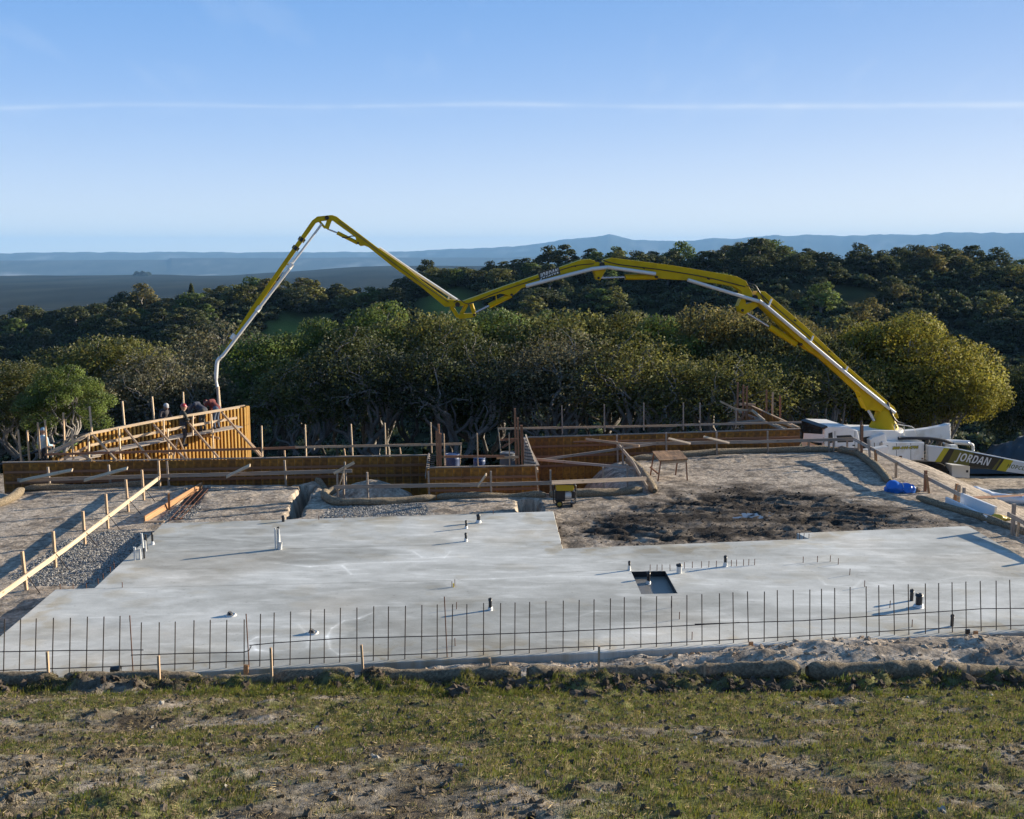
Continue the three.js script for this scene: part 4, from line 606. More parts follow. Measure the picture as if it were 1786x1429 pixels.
  put('mirror', T.slab([[1431, 762], [1434, 762], [1434, 772], [1431, 772]], 0.2, 0.12, 0.01), M.black, cab); put('door_handle', T.slab([[1487, 776], [1491, 776], [1491, 778], [1487, 778]], 0.02, 0.03, 0), M.black, cab);
  put('chassis', T.slab([[1445, 803], [1740, 812], [1740, 822], [1445, 818]], -0.5, 1.4, 0.01), M.black);
  const bx = put('side_box', T.slab([[1539, 771], [1612, 772], [1612, 803], [1540, 804]], 0.02, 2.5, 0.03), M.white);
  put('latch', T.slab([[1544.5, 777], [1549, 777], [1549, 784], [1544.5, 784]], 0.03, 0.02, 0.003), M.black, bx); put('latch', T.slab([[1568, 795], [1573, 795], [1573, 799.5], [1568, 799.5]], 0.03, 0.02, 0.003), M.rust, bx);
  { const c = document.createElement('canvas'); c.width = 512; c.height = 112; const g = c.getContext('2d'); g.fillStyle = '#c9c9c4'; g.fillRect(0, 0, 512, 112); g.font = 'italic bold 88px sans-serif'; g.lineWidth = 14; g.strokeStyle = '#3c3a10'; g.fillStyle = '#b4a81c'; g.textAlign = 'center'; g.strokeText('800-444-4786', 256, 88, 490); g.fillText('800-444-4786', 256, 88, 490);
    const t = new THREE.CanvasTexture(c); t.colorSpace = THREE.SRGBColorSpace; const p = T.uv(1555, 785.5), q = T.uv(1602, 776), w = q.x - p.x, h = q.y - p.y, gm = new THREE.PlaneGeometry(w, h); gm.applyMatrix4(new THREE.Matrix4().makeBasis(T.u, Y, T.n)); const o = T.to(1578.5, 780.8).add(T.n.clone().multiplyScalar(0.028)); gm.translate(o.x, o.y, o.z); put('phone_number', gm, new THREE.MeshStandardMaterial({ map: t, roughness: 0.5 }), bx); }
  put('front_box', T.slab([[1519, 768], [1526, 763], [1545, 757], [1548, 771], [1538, 771], [1538, 803], [1524, 803]], -0.05, 2.3, 0.03), M.white);
  put('deck', T.slab([[1500, 752.5], [1568, 753.5], [1590, 764], [1616, 772], [1545, 771], [1545, 760], [1520, 764], [1504, 766]], -0.3, 1.8, 0.02), M.white); put('pedestal', T.slab([[1505, 762], [1538, 764], [1538, 804], [1508, 804]], -0.4, 1.5, 0.01), M.black);
  put('outrigger', T.slab([[1475, 786], [1492, 780], [1532, 773], [1532, 789], [1488, 796], [1478, 792]], 0.9, 0.4, 0.02), M.white);
  put('outrigger', T.slab([[1590, 766], [1640, 762], [1664, 759], [1690, 754], [1699, 751], [1701, 779], [1660, 777], [1610, 775]], -2.0, 0.4, 0.02), M.white); put('jack_leg', T.slab([[1697, 751], [1703, 751], [1703, 806], [1697, 806]], -2.1, 0.25, 0.01), M.white);
  put('hose', tubeGeo(spline([[1572, 766.5], [1600, 766], [1632, 767], [1655, 771], [1668, 776]].map(([x, y]) => T.off(x, y, -0.25)), 16), 0.075, 8), M.black);
  put('hopper_pipe', tubeGeo([[1668, 777], [1690, 777.5], [1712, 779]].map(([x, y]) => T.off(x, y, -1.0)), 0.13, 12), M.pipe); put('hopper_pipe', tubeGeo(spline([[1708, 779], [1716, 782], [1717, 792]].map(([x, y]) => T.off(x, y, -0.9)), 8), 0.07, 10), M.pipe); put('bracket', T.slab([[1657, 776], [1668, 776], [1669, 783], [1656, 783]], 0.1, 0.4, 0.02), M.white);
  put('grille', T.slab([[1613, 773], [1618, 773], [1618, 804], [1613, 804]], -0.15, 1.6, 0.01), M.black); for (let k = 0; k < 5; k++) put('step', T.slab([[1612, 776 + k * 6], [1618, 776 + k * 6], [1618, 778 + k * 6], [1612, 778 + k * 6]], -0.02, 0.2, 0), M.steel);
  { // front outrigger arm folded along the side, lettered
    const A = flatPlane(T.off(1617, 790, 0.25), V(Math.cos(0.02), 0, Math.sin(0.05))), list = [[1617, 777], [1668, 783], [1786, 806.5], [1880, 825], [1880, 846], [1786, 826], [1737, 819.5], [1664, 808], [1617, 803]], P = list.map((p) => A.uv(...p));
    const lo = [Math.min(...P.map((p) => p.x)), Math.min(...P.map((p) => p.y))], hi = [Math.max(...P.map((p) => p.x)), Math.max(...P.map((p) => p.y))], W = 2048, H = 512, c = document.createElement('canvas'); c.width = W; c.height = H; const g = c.getContext('2d');
    const q = (x, y) => { const v = A.uv(x, y); return [(v.x - lo[0]) / (hi[0] - lo[0]) * W, (1 - (v.y - lo[1]) / (hi[1] - lo[1])) * H]; }, fill = (col, l) => { g.fillStyle = col; g.beginPath(); l.forEach((p, i) => i ? g.lineTo(...q(...p)) : g.moveTo(...q(...p))); g.fill(); };
    g.fillStyle = '#c4c4c0'; g.fillRect(0, 0, W, H);
    fill('#a89a10', [[1648, 774], [1662, 776], [1642, 810], [1626, 808]]); fill('#15130c', [[1658, 775], [1672, 777], [1652, 815], [1634, 812]]); fill('#5c5814', [[1666, 776], [1715, 784], [1690, 822], [1646, 815]]); fill('#1d1b10', [[1700, 782], [1760, 796], [1738, 828], [1682, 822]]); fill('#5c5814', [[1741, 800], [1744, 800], [1728, 826], [1700, 818], [1720, 816], [1727, 818]]);
    fill('#a89a10', [[1752, 796], [1768, 798], [1748, 826], [1732, 824]]);
    const [jx, jy] = q(1664.5, 801.5), [kx, ky] = q(1722, 811.5); g.save(); g.translate(jx, jy); g.rotate(Math.atan2(ky - jy, kx - jx)); g.transform(1, 0, -0.25, 1, 0, 0); g.font = 'bold 150px sans-serif'; g.fillStyle = '#c9c9c6'; g.fillText('JORDAN', 0, 0, Math.hypot(kx - jx, ky - jy)); g.restore();
    const [mx, my] = q(1752, 814), [nx2, ny2] = q(1815, 825); g.save(); g.translate(mx, my); g.rotate(Math.atan2(ny2 - my, nx2 - mx)); g.font = 'italic bold 74px sans-serif'; g.fillStyle = '#55581c'; g.fillText('HOPCLINE', 0, 0, Math.hypot(nx2 - mx, ny2 - my)); g.restore();
    const t = new THREE.CanvasTexture(c); t.colorSpace = THREE.SRGBColorSpace; const gm = A.slab(list, 0.2, 0.42, 0.015), uv = gm.attributes.uv, ps = gm.attributes.position; for (let i = 0; i < uv.count; i++) { const sx = (ps.getX(i) - A.o.x) * A.u.x + (ps.getZ(i) - A.o.z) * A.u.z; uv.setXY(i, (sx - lo[0]) / (hi[0] - lo[0]), (ps.getY(i) - lo[1]) / (hi[1] - lo[1])); }
    const arm = put('outrigger', gm, new THREE.MeshStandardMaterial({ map: t, roughness: 0.4 })); tag(arm, 'lettered outrigger arm with yellow and black bands'); put('top_flange', tubeGeo([[1617, 777], [1668, 783], [1786, 806.5], [1880, 825]].map(([x, y]) => A.off(x, y, 0.12)), 0.045, 6), M.white, arm);
    const jl = A.to(1868, 842); put('jack_leg', box(0.22, 1.6, 0.22, jl.x, jl.y - 0.75, jl.z), M.black, arm);
  }
  for (let k = 0; k < 6; k++) put('ladder_rung', tubeGeo([T.off(1524, 806 + k * 7, 0.06), T.off(1534, 806.5 + k * 7, 0.06)], 0.02, 6), M.steel);
  for (const x of [1524, 1534]) put('ladder_rail', tubeGeo([T.off(x, 772, 0.06), T.off(x, 845, 0.06)], 0.02, 6), M.steel);
  put('deck_rail', tubeGeo(spline([[1568, 754], [1568, 743], [1582, 744], [1600, 748], [1608, 762]].map(([x, y]) => T.off(x, y, -0.35)), 24), 0.02, 6), M.pipe); put('deck_rail', tubeGeo([T.off(1584, 745, -0.35), T.off(1584, 762, -0.35)], 0.018, 6), M.pipe);
  put('water_tank', new THREE.CylinderGeometry(0.28, 0.28, 1.2, 18).rotateZ(Math.PI / 2).translate(T.off(1508, 772, -0.9).x, T.off(1508, 768, -0.9).y, T.off(1508, 772, -0.9).z), M.pvc);
  for (const [x, y, c] of [[1607, 799, M.rust], [1541, 800, M.orange], [1441, 790, M.pvc]]) put('marker_lamp', T.slab([[x, y], [x + 3, y], [x + 3, y + 2], [x, y + 2]], 0.05, 0.04, 0.004), c);
  put('mud_flap', T.slab([[1655, 822], [1657, 822], [1657, 843], [1655, 843]], -0.05, 0.5, 0), M.tyre); put('bumper', T.slab([[1435, 796], [1446, 797], [1446, 806], [1436, 806]], 0.02, 2.4, 0.03), M.pvc, cab); put('visor', T.slab([[1434, 746], [1443, 743], [1444, 746], [1436, 749]], 0.0, 2.3, 0.01), M.black, cab); put('exhaust', tubeGeo([T.off(1506, 765, -0.2), T.off(1506, 738, -0.2), T.off(1508, 735, -0.2)], 0.06, 10), M.steel); put('door_seam', T.slab([[1456, 752], [1456.7, 752], [1456.7, 800], [1456, 800]], 0.006, 0.01, 0), M.black, cab); put('door_seam', T.slab([[1491, 752], [1491.7, 752], [1491.7, 800], [1491, 800]], 0.006, 0.01, 0), M.black, cab);
  for (const x of [1563, 1588]) put('panel_seam', T.slab([[x, 773], [x + 0.7, 773], [x + 0.7, 802], [x, 802]], 0.026, 0.01, 0), M.steel, bx);
  put('tool_box', T.slab([[1659, 811], [1691, 812], [1690, 834], [1660, 832]], 0.05, 0.7, 0.02), M.pvc); put('latch', T.slab([[1684, 820], [1688, 820], [1688, 824], [1684, 824]], 0.06, 0.03, 0), M.black);
  const tyreG = new THREE.LatheGeometry([[0.26, -0.15], [0.45, -0.16], [0.52, -0.11], [0.53, 0], [0.52, 0.11], [0.45, 0.16], [0.26, 0.15]].map((p) => new THREE.Vector2(...p)), 26).rotateX(Math.PI / 2), rimG = new THREE.LatheGeometry([[0.001, 0.06], [0.12, 0.08], [0.14, 0.02], [0.27, 0.02], [0.28, 0.13]].map((p) => new THREE.Vector2(...p)), 22).rotateX(Math.PI / 2);
  for (const x of [1464, 1486, 1548, 1610, 1640]) for (const f of [-0.2, -2.1]) { const p = T.off(x, 815, f); p.y = yard + 0.52; const w = new THREE.Group(); w.name = 'wheel'; w.position.copy(p).sub(turn); w.rotation.y = a; truck.add(w); part(w, 'tyre', tyreG, M.tyre); part(w, 'rim', rimG, M.steel); }
  { const c = await new (await import('three/addons/loaders/FontLoader.js')).FontLoader().loadAsync('fonts/droid/droid_sans_bold.typeface.json'), { TextGeometry } = await import('three/addons/geometries/TextGeometry.js');
    const l = B.uv(941, 486.5), r = B.uv(972, 477), ang = Math.atan2(r.y - l.y, r.x - l.x); const g = new TextGeometry('JORDAN', { font: c, size: 0.24, depth: 0.012, curveSegments: 3 }); g.computeBoundingBox(); const w = g.boundingBox.max.x, k = Math.hypot(r.x - l.x, r.y - l.y) / w; g.scale(k, 1, 1); g.applyMatrix4(new THREE.Matrix4().makeShear(0, 0, 0.25, 0, 0, 0)); g.rotateZ(ang);
    const bp = new THREE.BoxGeometry(k * w + 0.14, 0.34, 0.008).translate(k * w / 2 + 0.03, 0.12, 0.0).rotateZ(ang); const place = (gg, f) => { gg.applyMatrix4(new THREE.Matrix4().makeBasis(B.u, Y, B.n)); const o = B.off(941, 486.5, f); gg.translate(o.x, o.y, o.z); return gg; };
    put('name_plate', place(bp, 0.207), mat(0.05, 0.045, 0.03, 0.5)); put('lettering', place(g, 0.213), M.white); }
}
// ---------------------------------------------------------------- trees
const leafGeo = (list) => {       // list of [centre, normal hint, size, colour]; one small three-cornered leaf spray each
  const n = list.length, pos = new Float32Array(n * 9), nor = new Float32Array(n * 9), col = new Float32Array(n * 9);
  list.forEach(([c, out, s, k], i) => {
    const f = V(rr(-1, 1), rr(-0.7, 1), rr(-1, 1)).normalize(), a = V(rr(-1, 1), rr(-1, 1), rr(-1, 1)).cross(f).normalize(), b = f.clone().cross(a), w = s * rr(0.35, 0.6), l = s * rr(0.8, 1.3);
    const nn = out.clone().multiplyScalar(0.9).add(f.multiplyScalar(f.dot(out) < 0 ? -0.35 : 0.35)).normalize();
    [[-0.5, -1], [0.6, 0], [-0.35, 1]].forEach(([p, q], j) => { const o = i * 9 + j * 3; pos.set([c.x + a.x * p * l + b.x * q * w, c.y + a.y * p * l + b.y * q * w, c.z + a.z * p * l + b.z * q * w], o); nor.set([nn.x, nn.y, nn.z], o); col.set(k, o); });
  });
  const g = new THREE.BufferGeometry(); g.setAttribute('position', new THREE.BufferAttribute(pos, 3)); g.setAttribute('normal', new THREE.BufferAttribute(nor, 3)); g.setAttribute('color', new THREE.BufferAttribute(col, 3)); return g;
};
const inBall = () => { for (;;) { const p = V(rr(-1, 1), rr(-1, 1), rr(-1, 1)); if (p.lengthSq() < 1) return p; } };
const tint = () => { const a = rr(0.8, 1.18), b = rr(-0.13, 0.09); return [a * (1 + b), a, a * (1 - b * 0.5)]; };
function limb(a, b, r0, r1, n = 6, sway = 0.12) { const L = a.distanceTo(b), pts = [], rad = []; for (let i = 0; i <= n; i++) { const t = i / n, w = Math.sin(t * Math.PI) * L * sway; pts.push(a.clone().lerp(b, t).add(V((noise(t * 3 + a.x, b.z) - 0.5) * 2 * w, (noise(t * 3 + a.y, b.x + 3) - 0.3) * 1.4 * w, (noise(t * 3 + a.z, b.x) - 0.5) * 2 * w))); rad.push(lerp(r0, r1, t)); } pts[0] = a; pts[n] = b; return tubeGeo(pts, rad, 6, false); }
function oak(R, H, low, leaves, size, clumps, trunks) {    // a broad crown from height 'low' to H over crooked limbs
  const wood = [], leaf = [], centres = [];
  for (let i = 0; i < clumps; i++) { const a = i * 2.399 + rr(-0.4, 0.4), t = Math.sqrt((i + 0.5) / clumps), rad = R * t * rr(0.82, 1.04) * 0.86, up = lerp(H - 0.8, low + 0.2, t ** 1.75) + rr(-1.0, 0.7); centres.push([V(Math.cos(a) * rad, up, Math.sin(a) * rad), rr(0.85, 1.35) * R / 4.4, t]); }
  for (let i = 0; i < clumps * 0.15; i++) { const a = rr(0, 6.28), q = Math.sqrt(rnd()) * R * 0.85; centres.push([V(Math.cos(a) * q, low + rr(-0.9, 0.3), Math.sin(a) * q), rr(0.6, 1.0) * R / 4.4, 1.2]); }
  const forks = []; for (let k = 0; k < trunks; k++) { const a = k / trunks * 6.28 + rr(-0.5, 0.5), lean = rr(0.5, 1.3); const foot = V(Math.cos(a) * 0.28, -0.6, Math.sin(a) * 0.28), top = V(Math.cos(a) * lean, low * rr(0.38, 0.6), Math.sin(a) * lean), r = rr(0.10, 0.17); wood.push(limb(foot, top, r * 1.3, r * 0.8, 6, 0.16)); for (let q = 0; q < 3; q++) { const b = a + rr(-0.9, 0.9), f = V(Math.cos(b) * R * rr(0.25, 0.55), low * rr(0.85, 1.1), Math.sin(b) * R * rr(0.25, 0.55)); wood.push(limb(top, f, r * 0.72, r * 0.42, 7, 0.2)); forks.push([f, r * 0.4]); } }
  for (const [c] of centres) { let best = forks[0]; for (const f of forks) if (f[0].distanceTo(c) < best[0].distanceTo(c)) best = f; wood.push(limb(best[0], c.clone().add(V(0, -0.15, 0)), best[1] * 0.75, 0.02, 6, 0.22)); for (let q = 0; q < 2; q++) wood.push(limb(best[0].clone().lerp(c, rr(0.3, 0.7)), c.clone().add(inBall().multiplyScalar(0.9)), 0.028, 0.01, 4, 0.25)); }
  let sum = 0; for (const c of centres) sum += c[1] ** 2;
  for (const [c, r, t] of centres) { const n = Math.round(leaves * r * r / sum), hue = rr(0.82, 1.18); for (let i = 0; i < n; i++) { const p = inBall(); p.multiplyScalar(Math.pow(p.length(), -0.45)); const o = V(p.x, p.y * 1.2 + 0.35, p.z).add(V(c.x, 0, c.z).multiplyScalar(0.1 / R)).normalize(), q = V(c.x + p.x * r * 1.12, c.y + p.y * r * 0.72, c.z + p.z * r * 1.12); leaf.push([q.add(inBall().multiplyScalar(0.12)), o, size * rr(0.7, 1.3), tint().map((v) => v * hue)]); } }
  return [leafGeo(leaf), mergeGeometries(wood)];
}
M.bark = mat(0.50, 0.46, 0.42, 0.9, { map: soilMap });
const leafMat = (r, g, b) => new THREE.MeshPhysicalMaterial({ color: new THREE.Color().setRGB(r, g, b), vertexColors: true, roughness: 0.95, specularIntensity: 0.25, transmission: 0.45, thickness: 0, side: THREE.DoubleSide });
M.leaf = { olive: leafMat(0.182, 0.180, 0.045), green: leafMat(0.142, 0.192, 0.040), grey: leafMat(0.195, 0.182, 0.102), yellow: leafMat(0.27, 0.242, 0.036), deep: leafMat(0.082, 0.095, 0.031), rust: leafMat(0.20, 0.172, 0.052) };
const kinds = [oak(4.6, 9.2, 5.6, 38000, 0.108, 42, 4), oak(5.0, 8.6, 5.3, 40000, 0.108, 46, 5), oak(4.2, 9.8, 5.8, 36000, 0.108, 36, 4), oak(5.2, 9.0, 4.8, 42000, 0.108, 48, 4)];
const barestVariant = oak(4.8, 8.6, 5.2, 14000, 0.115, 34, 6);
function plant(name, variant, leafM, base, sx, sy, turn, label, group, category = 'tree') {
  const t = thing(name, base, label, category, group), w = part(t, 'trunk', variant[1], M.bark), c = part(t, 'crown', variant[0], leafM);
  t.scale.set(sx, sy, sx); t.rotation.y = turn; return t;
}
{ // the grove behind the formwork, nearest row first: picture x, height of the crown's top in the picture, depth, width factor, look
  const rows = [
    [30, 652, 50, 1.0, 'olive', 0, 'olive oak at the far left end of the grove'], [105, 655, 47, 0.72, 'green', 2, 'low fresh green oak at the far left of the grove'], [195, 604, 57, 1.15, 'olive', 1, 'broad olive oak left of the pump hose'], [290, 622, 53, 1.0, 'grey', 4, 'greyish thin leaved oak just left of the pump hose'], [372, 580, 64, 1.0, 'grey', 4, 'pale grey oak behind the pump hose'],
    [470, 592, 60, 1.1, 'green', 3, 'fresh green oak just right of the pump hose'], [560, 575, 64, 0.9, 'green', 0, 'bright green oak top left of the middle of the grove'], [535, 640, 53, 1.05, 'olive', 4, 'shaded olive oak in front of the bright green one'], [655, 549, 64, 1.0, 'green', 2, 'tall green oak left of the boom elbow'], [640, 588, 53, 1.1, 'deep', 4, 'dark oak with long bare limbs behind the left rail posts'],
    [755, 562, 60, 1.05, 'olive', 1, 'olive oak under the boom elbow'], [850, 552, 62, 1.15, 'green', 3, 'big green oak right under the boom elbow'], [800, 592, 52, 1.1, 'deep', 4, 'dark twisted oak behind the forward formwork bay'], [960, 560, 61, 1.2, 'olive', 1, 'broad olive oak in the middle of the grove'], [965, 590, 53, 1.1, 'grey', 4, 'grey limbed oak behind the tall red studs'], [1065, 563, 62, 1.1, 'olive', 0, 'rounded olive oak below the boom joint'], [1150, 570, 60, 1.0, 'green', 2, 'green oak right of the middle of the grove'],
    [1125, 596, 52, 1.15, 'olive', 4, 'dark oak behind the right formwork run'], [1255, 553, 62, 1.2, 'rust', 1, 'bronze topped oak beneath the upper boom cylinder'], [1380, 566, 60, 1.05, 'rust', 0, 'bronze oak just left of the first boom section'], [1275, 628, 51, 1.05, 'olive', 4, 'shaded oak behind the far studs of the right formwork'], [1420, 598, 54, 0.95, 'olive', 4, 'olive oak behind the truck cab'],
    [1580, 559, 56, 1.1, 'yellow', 3, 'large golden green oak right of the boom'], [1640, 602, 57, 0.75, 'yellow', 0, 'golden oak at the right end of the grove'], [1530, 590, 58, 1.0, 'yellow', 1, 'yellow green oak behind the boom foot'], [1830, 640, 72, 0.9, 'deep', 1, 'dark olive oak at the right edge of the picture'], [-60, 640, 56, 1.1, 'olive', 3, 'oak cut off by the left edge'], [1640, 645, 53, 0.8, 'yellow', 1, 'low golden oak above the white outrigger']];
  for (const [px, top, d0, w, look, k, label] of rows) {
    const d = d0 + (px > 1500 ? 8 : px < 150 ? 2 : 7);
    const v = k === 4 ? barestVariant : kinds[k], nominal = [9.2, 8.6, 9.8, 9.0, 8.6][k], T = at(px, top, d), b = ground(T.x, d) - 0.2, sy = (T.y + 0.3 - b) / nominal;
    plant('oak_tree', v, M.leaf[look], V(T.x, b, T.z), w * (0.55 + 0.45 * sy), sy, rr(0, 6.28), label, 'oaks of the grove behind the site');
  }
}
const small = [oak(4.6, 8, 1.6, 2900, 0.42, 26, 2), oak(4.0, 8.6, 1.5, 2600, 0.42, 22, 2), oak(5.4, 7.2, 1.4, 3100, 0.42, 30, 2)].map(([l, w]) => [l, mergeGeometries([limb(V(0, -1, 0), V(0.3, 3.5, 0.2), 0.35, 0.2, 4), limb(V(0.2, 2, 0.1), V(2, 5, 0.8), 0.2, 0.08, 3), limb(V(0.2, 2, 0.1), V(-1.8, 5, -0.8), 0.2, 0.08, 3)])]);
{ // oaks on the far side of the gully
  const looks = ['olive', 'deep', 'deep', 'deep', 'deep', 'deep', 'green', 'rust'];  // mostly the darkest leaves: the slope's shade is put into the leaf colour
  let n = 0;
  const word = { olive: 'olive', deep: 'dark green', green: 'fresh green', rust: 'bronze', grey: 'greyish' };
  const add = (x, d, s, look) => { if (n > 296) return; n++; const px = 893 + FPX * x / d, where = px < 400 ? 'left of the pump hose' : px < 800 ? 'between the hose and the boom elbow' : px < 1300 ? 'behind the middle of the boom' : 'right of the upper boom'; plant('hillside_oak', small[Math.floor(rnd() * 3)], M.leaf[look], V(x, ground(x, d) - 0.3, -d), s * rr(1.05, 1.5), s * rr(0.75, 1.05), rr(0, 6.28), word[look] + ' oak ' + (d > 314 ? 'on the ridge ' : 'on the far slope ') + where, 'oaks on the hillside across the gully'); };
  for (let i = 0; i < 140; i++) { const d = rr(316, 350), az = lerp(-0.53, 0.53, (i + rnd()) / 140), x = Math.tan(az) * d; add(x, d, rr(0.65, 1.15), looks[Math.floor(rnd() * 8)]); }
  for (let i = 0; i < 6000 && n < 296; i++) {
    const d = rr(150, 318), x = rr(-0.6, 0.58) * d; if (x / d > -0.25 && d < 235) continue; if (Math.abs(x + 16 + (d - 290) * 0.2) < 15 && d > 250 && d < 325) continue; if (Math.abs(x + 62) < 13 && d > 280) continue;
    const dense = fbm(x * 0.018, d * 0.018, 3, 71); if (dense < 0.38 + 0.12 * rnd()) continue;
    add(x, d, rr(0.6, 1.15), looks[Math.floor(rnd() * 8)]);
  }
  const cone = (() => { const leaf = []; for (let i = 0; i < 2200; i++) { const t = rnd(), y = 1 + t * 9, r = (1 - t) ** 0.8 * 2.3 + 0.2, a = rr(0, 6.28), q = Math.sqrt(rnd()) * r; leaf.push([V(Math.cos(a) * q, y + 0.5 * noise(a * 2, t * 8), Math.sin(a) * q), V(Math.cos(a), 0.5, Math.sin(a)).normalize(), 0.5, tint()]); } return [leafGeo(leaf), limb(V(0, -1, 0), V(0, 8, 0), 0.3, 0.05, 4)]; })();
  for (const [px, py, d, s, l] of [[1082, 434, 345, 0.8, 'dark conical tree on the skyline above the boom joint'], [333, 497, 335, 0.85, 'slim conifer standing alone on the left ridge']]) { const T = at(px, py, d); plant('conifer_tree', cone, M.leaf.deep, V(T.x, T.y - 10 * s, T.z), s, s, 1, l, null); }
}
{ // ground cover nobody could count: chaparral on the far slope, brush under the grove, far woods on the mesa
  const leaf = []; for (let i = 0; i < 300; i++) { const p = inBall(); p.multiplyScalar(Math.pow(p.length(), -0.4)); if (p.y < -0.4) p.y *= -0.5; leaf.push([V(p.x, p.y * 0.7 + 0.3, p.z), V(p.x, p.y + 0.4, p.z).normalize(), 0.34, tint()]); }
  const bush = leafGeo(leaf), m4 = new THREE.Matrix4(), q4 = new THREE.Quaternion();
  const scatter = (name, label, n, m, where, size, colour) => { const im = shadow(new THREE.InstancedMesh(bush, m, n)); im.name = name; let k = 0; for (let tries = 0; k < n && tries < n * 40; tries++) { const p = where(); if (!p) continue; const s = size(); q4.setFromAxisAngle(Y, rr(0, 6.28)); im.setMatrixAt(k, m4.compose(V(p[0], p[2] ?? ground(p[0], p[1]), -p[1]), q4, V(s, s * rr(0.7, 1.1), s))); const c = rr(0.7, 1.25); im.setColorAt(k, new THREE.Color(c * rr(0.9, 1.15), c, c * rr(0.8, 1.1))); k++; } im.count = k; scene.add(im); tag(im, label, 'brush', null, 'stuff'); };
  scatter('chaparral', 'low dark chaparral covering the slope across the gully', 9500, M.leaf.deep, () => { const d = rr(75, 345), x = rr(-0.66, 0.66) * d; if (Math.abs(x + 16 + (d - 290) * 0.2) < 11 && d > 258 && d < 320) return null; if (Math.abs(x + 62) < 9 && d > 285 && d < 322) return null; if (Math.abs(x - 92) < 14 && d > 284 && d < 303) return null; return [x, d]; }, () => rr(1.1, 3.0));
  scatter('understory_brush', 'dark tangled brush under the grove oaks', 620, M.leaf.deep, () => { const d = rr(52, 82), x = rr(-0.6, 0.6) * d; if (x > 13 && d < 58) return null; return [x, d]; }, () => rr(0.5, 1.3));
  const T = at(248, 478, 5400); scatter('far_grove', 'small dark clump of trees on the distant mesa rim at left', 40, M.leaf.deep, () => [T.x + rr(-33, 33), -T.z + rr(-22, 22), T.y - 12 + rr(0, 12)], () => rr(10, 16));
}
// ---------------------------------------------------------------- smaller things on the site
function lumpy(r, n, amp, f, seed, sx = 1, sy = 1, sz = 1, flatBottom) { const g = mergeVertices(new THREE.IcosahedronGeometry(1, n).deleteAttribute('uv').deleteAttribute('normal')), p = g.attributes.position; for (let i = 0; i < p.count; i++) { const v = V(p.getX(i), p.getY(i), p.getZ(i)), k = 1 + amp * (noise(v.x * f + seed, v.y * f + v.z * f * 0.7, seed) + 0.5 * noise(v.z * f * 2.1, v.x * f * 2 - v.y * f, seed + 5) + 0.3 * noise(v.x * f * 4.4 + v.y * f * 2, v.z * f * 4.2 - v.y * f * 3, seed + 7) - 0.9) * 2; p.setXYZ(i, v.x * k * r * sx, Math.max(v.y * k * r * sy, flatBottom ?? -9), v.z * k * r * sz); } g.computeVertexNormals(); return g; }
{ // portable generator
  const p = hit(984, 882), t = thing('generator', p, 'yellow and black portable generator on wheels beside the slab', 'generator');
  const yel = mat(0.50, 0.34, 0.012, 0.4), s = 1.0, rb = (w, h, d, b) => { const q = new THREE.Shape(); q.moveTo(-w / 2 + b, -h / 2); q.lineTo(w / 2 - b, -h / 2); q.quadraticCurveTo(w / 2, -h / 2, w / 2, -h / 2 + b); q.lineTo(w / 2, h / 2 - b); q.quadraticCurveTo(w / 2, h / 2, w / 2 - b, h / 2); q.lineTo(-w / 2 + b, h / 2); q.quadraticCurveTo(-w / 2, h / 2, -w / 2, h / 2 - b); q.lineTo(-w / 2, -h / 2 + b); q.quadraticCurveTo(-w / 2, -h / 2, -w / 2 + b, -h / 2); return new THREE.ExtrudeGeometry(q, { depth: d, bevelEnabled: true, bevelSize: 0.012, bevelThickness: 0.012, bevelSegments: 2 }).translate(0, 0, -d / 2); };
  part(t, 'fuel_tank', rb(0.56, 0.18, 0.40, 0.05), yel, V(0.01, 0.64, 0)); part(t, 'engine', rb(0.30, 0.34, 0.36, 0.03), M.black, V(-0.14, 0.36, 0)); part(t, 'alternator', new THREE.CylinderGeometry(0.13, 0.13, 0.26, 18).rotateZ(Math.PI / 2), M.pvc, V(0.14, 0.37, 0.05)); part(t, 'control_panel', rb(0.10, 0.2, 0.34, 0.02), M.abs, V(0.29, 0.40, 0)); part(t, 'tank_cap', new THREE.CylinderGeometry(0.04, 0.045, 0.04, 14), M.abs, V(0.1, 0.76, 0));
  const hoop = (z) => tubeGeo(spline([[-0.34, 0.14], [-0.36, 0.3], [-0.36, 0.68], [-0.33, 0.75], [-0.2, 0.76], [0.2, 0.76], [0.34, 0.75], [0.37, 0.68], [0.37, 0.3], [0.35, 0.14], [0.2, 0.13], [-0.2, 0.13], [-0.34, 0.14]].map(([x, y]) => V(x, y, z)), 48), 0.017, 8);
  for (const z of [0.23, -0.23]) part(t, 'frame_hoop', hoop(z), M.abs); for (const [x, y] of [[-0.35, 0.14], [0.36, 0.14], [-0.35, 0.74], [0.36, 0.74]]) part(t, 'frame_bar', tubeGeo([V(x, y, -0.23), V(x, y, 0.23)], 0.016, 8), M.abs);
  for (const z of [0.27, -0.27]) { const w = new THREE.Group(); w.name = 'wheel'; w.position.set(-0.17, 0.115, z); t.add(w); part(w, 'tyre', new THREE.TorusGeometry(0.088, 0.032, 10, 24), M.tyre); part(w, 'rim', new THREE.CylinderGeometry(0.07, 0.07, 0.05, 20).rotateX(Math.PI / 2), mat(0.32, 0.22, 0.03, 0.5)); }
  part(t, 'support_foot', box(0.05, 0.14, 0.42, 0.25, 0.06, 0), M.abs);
}
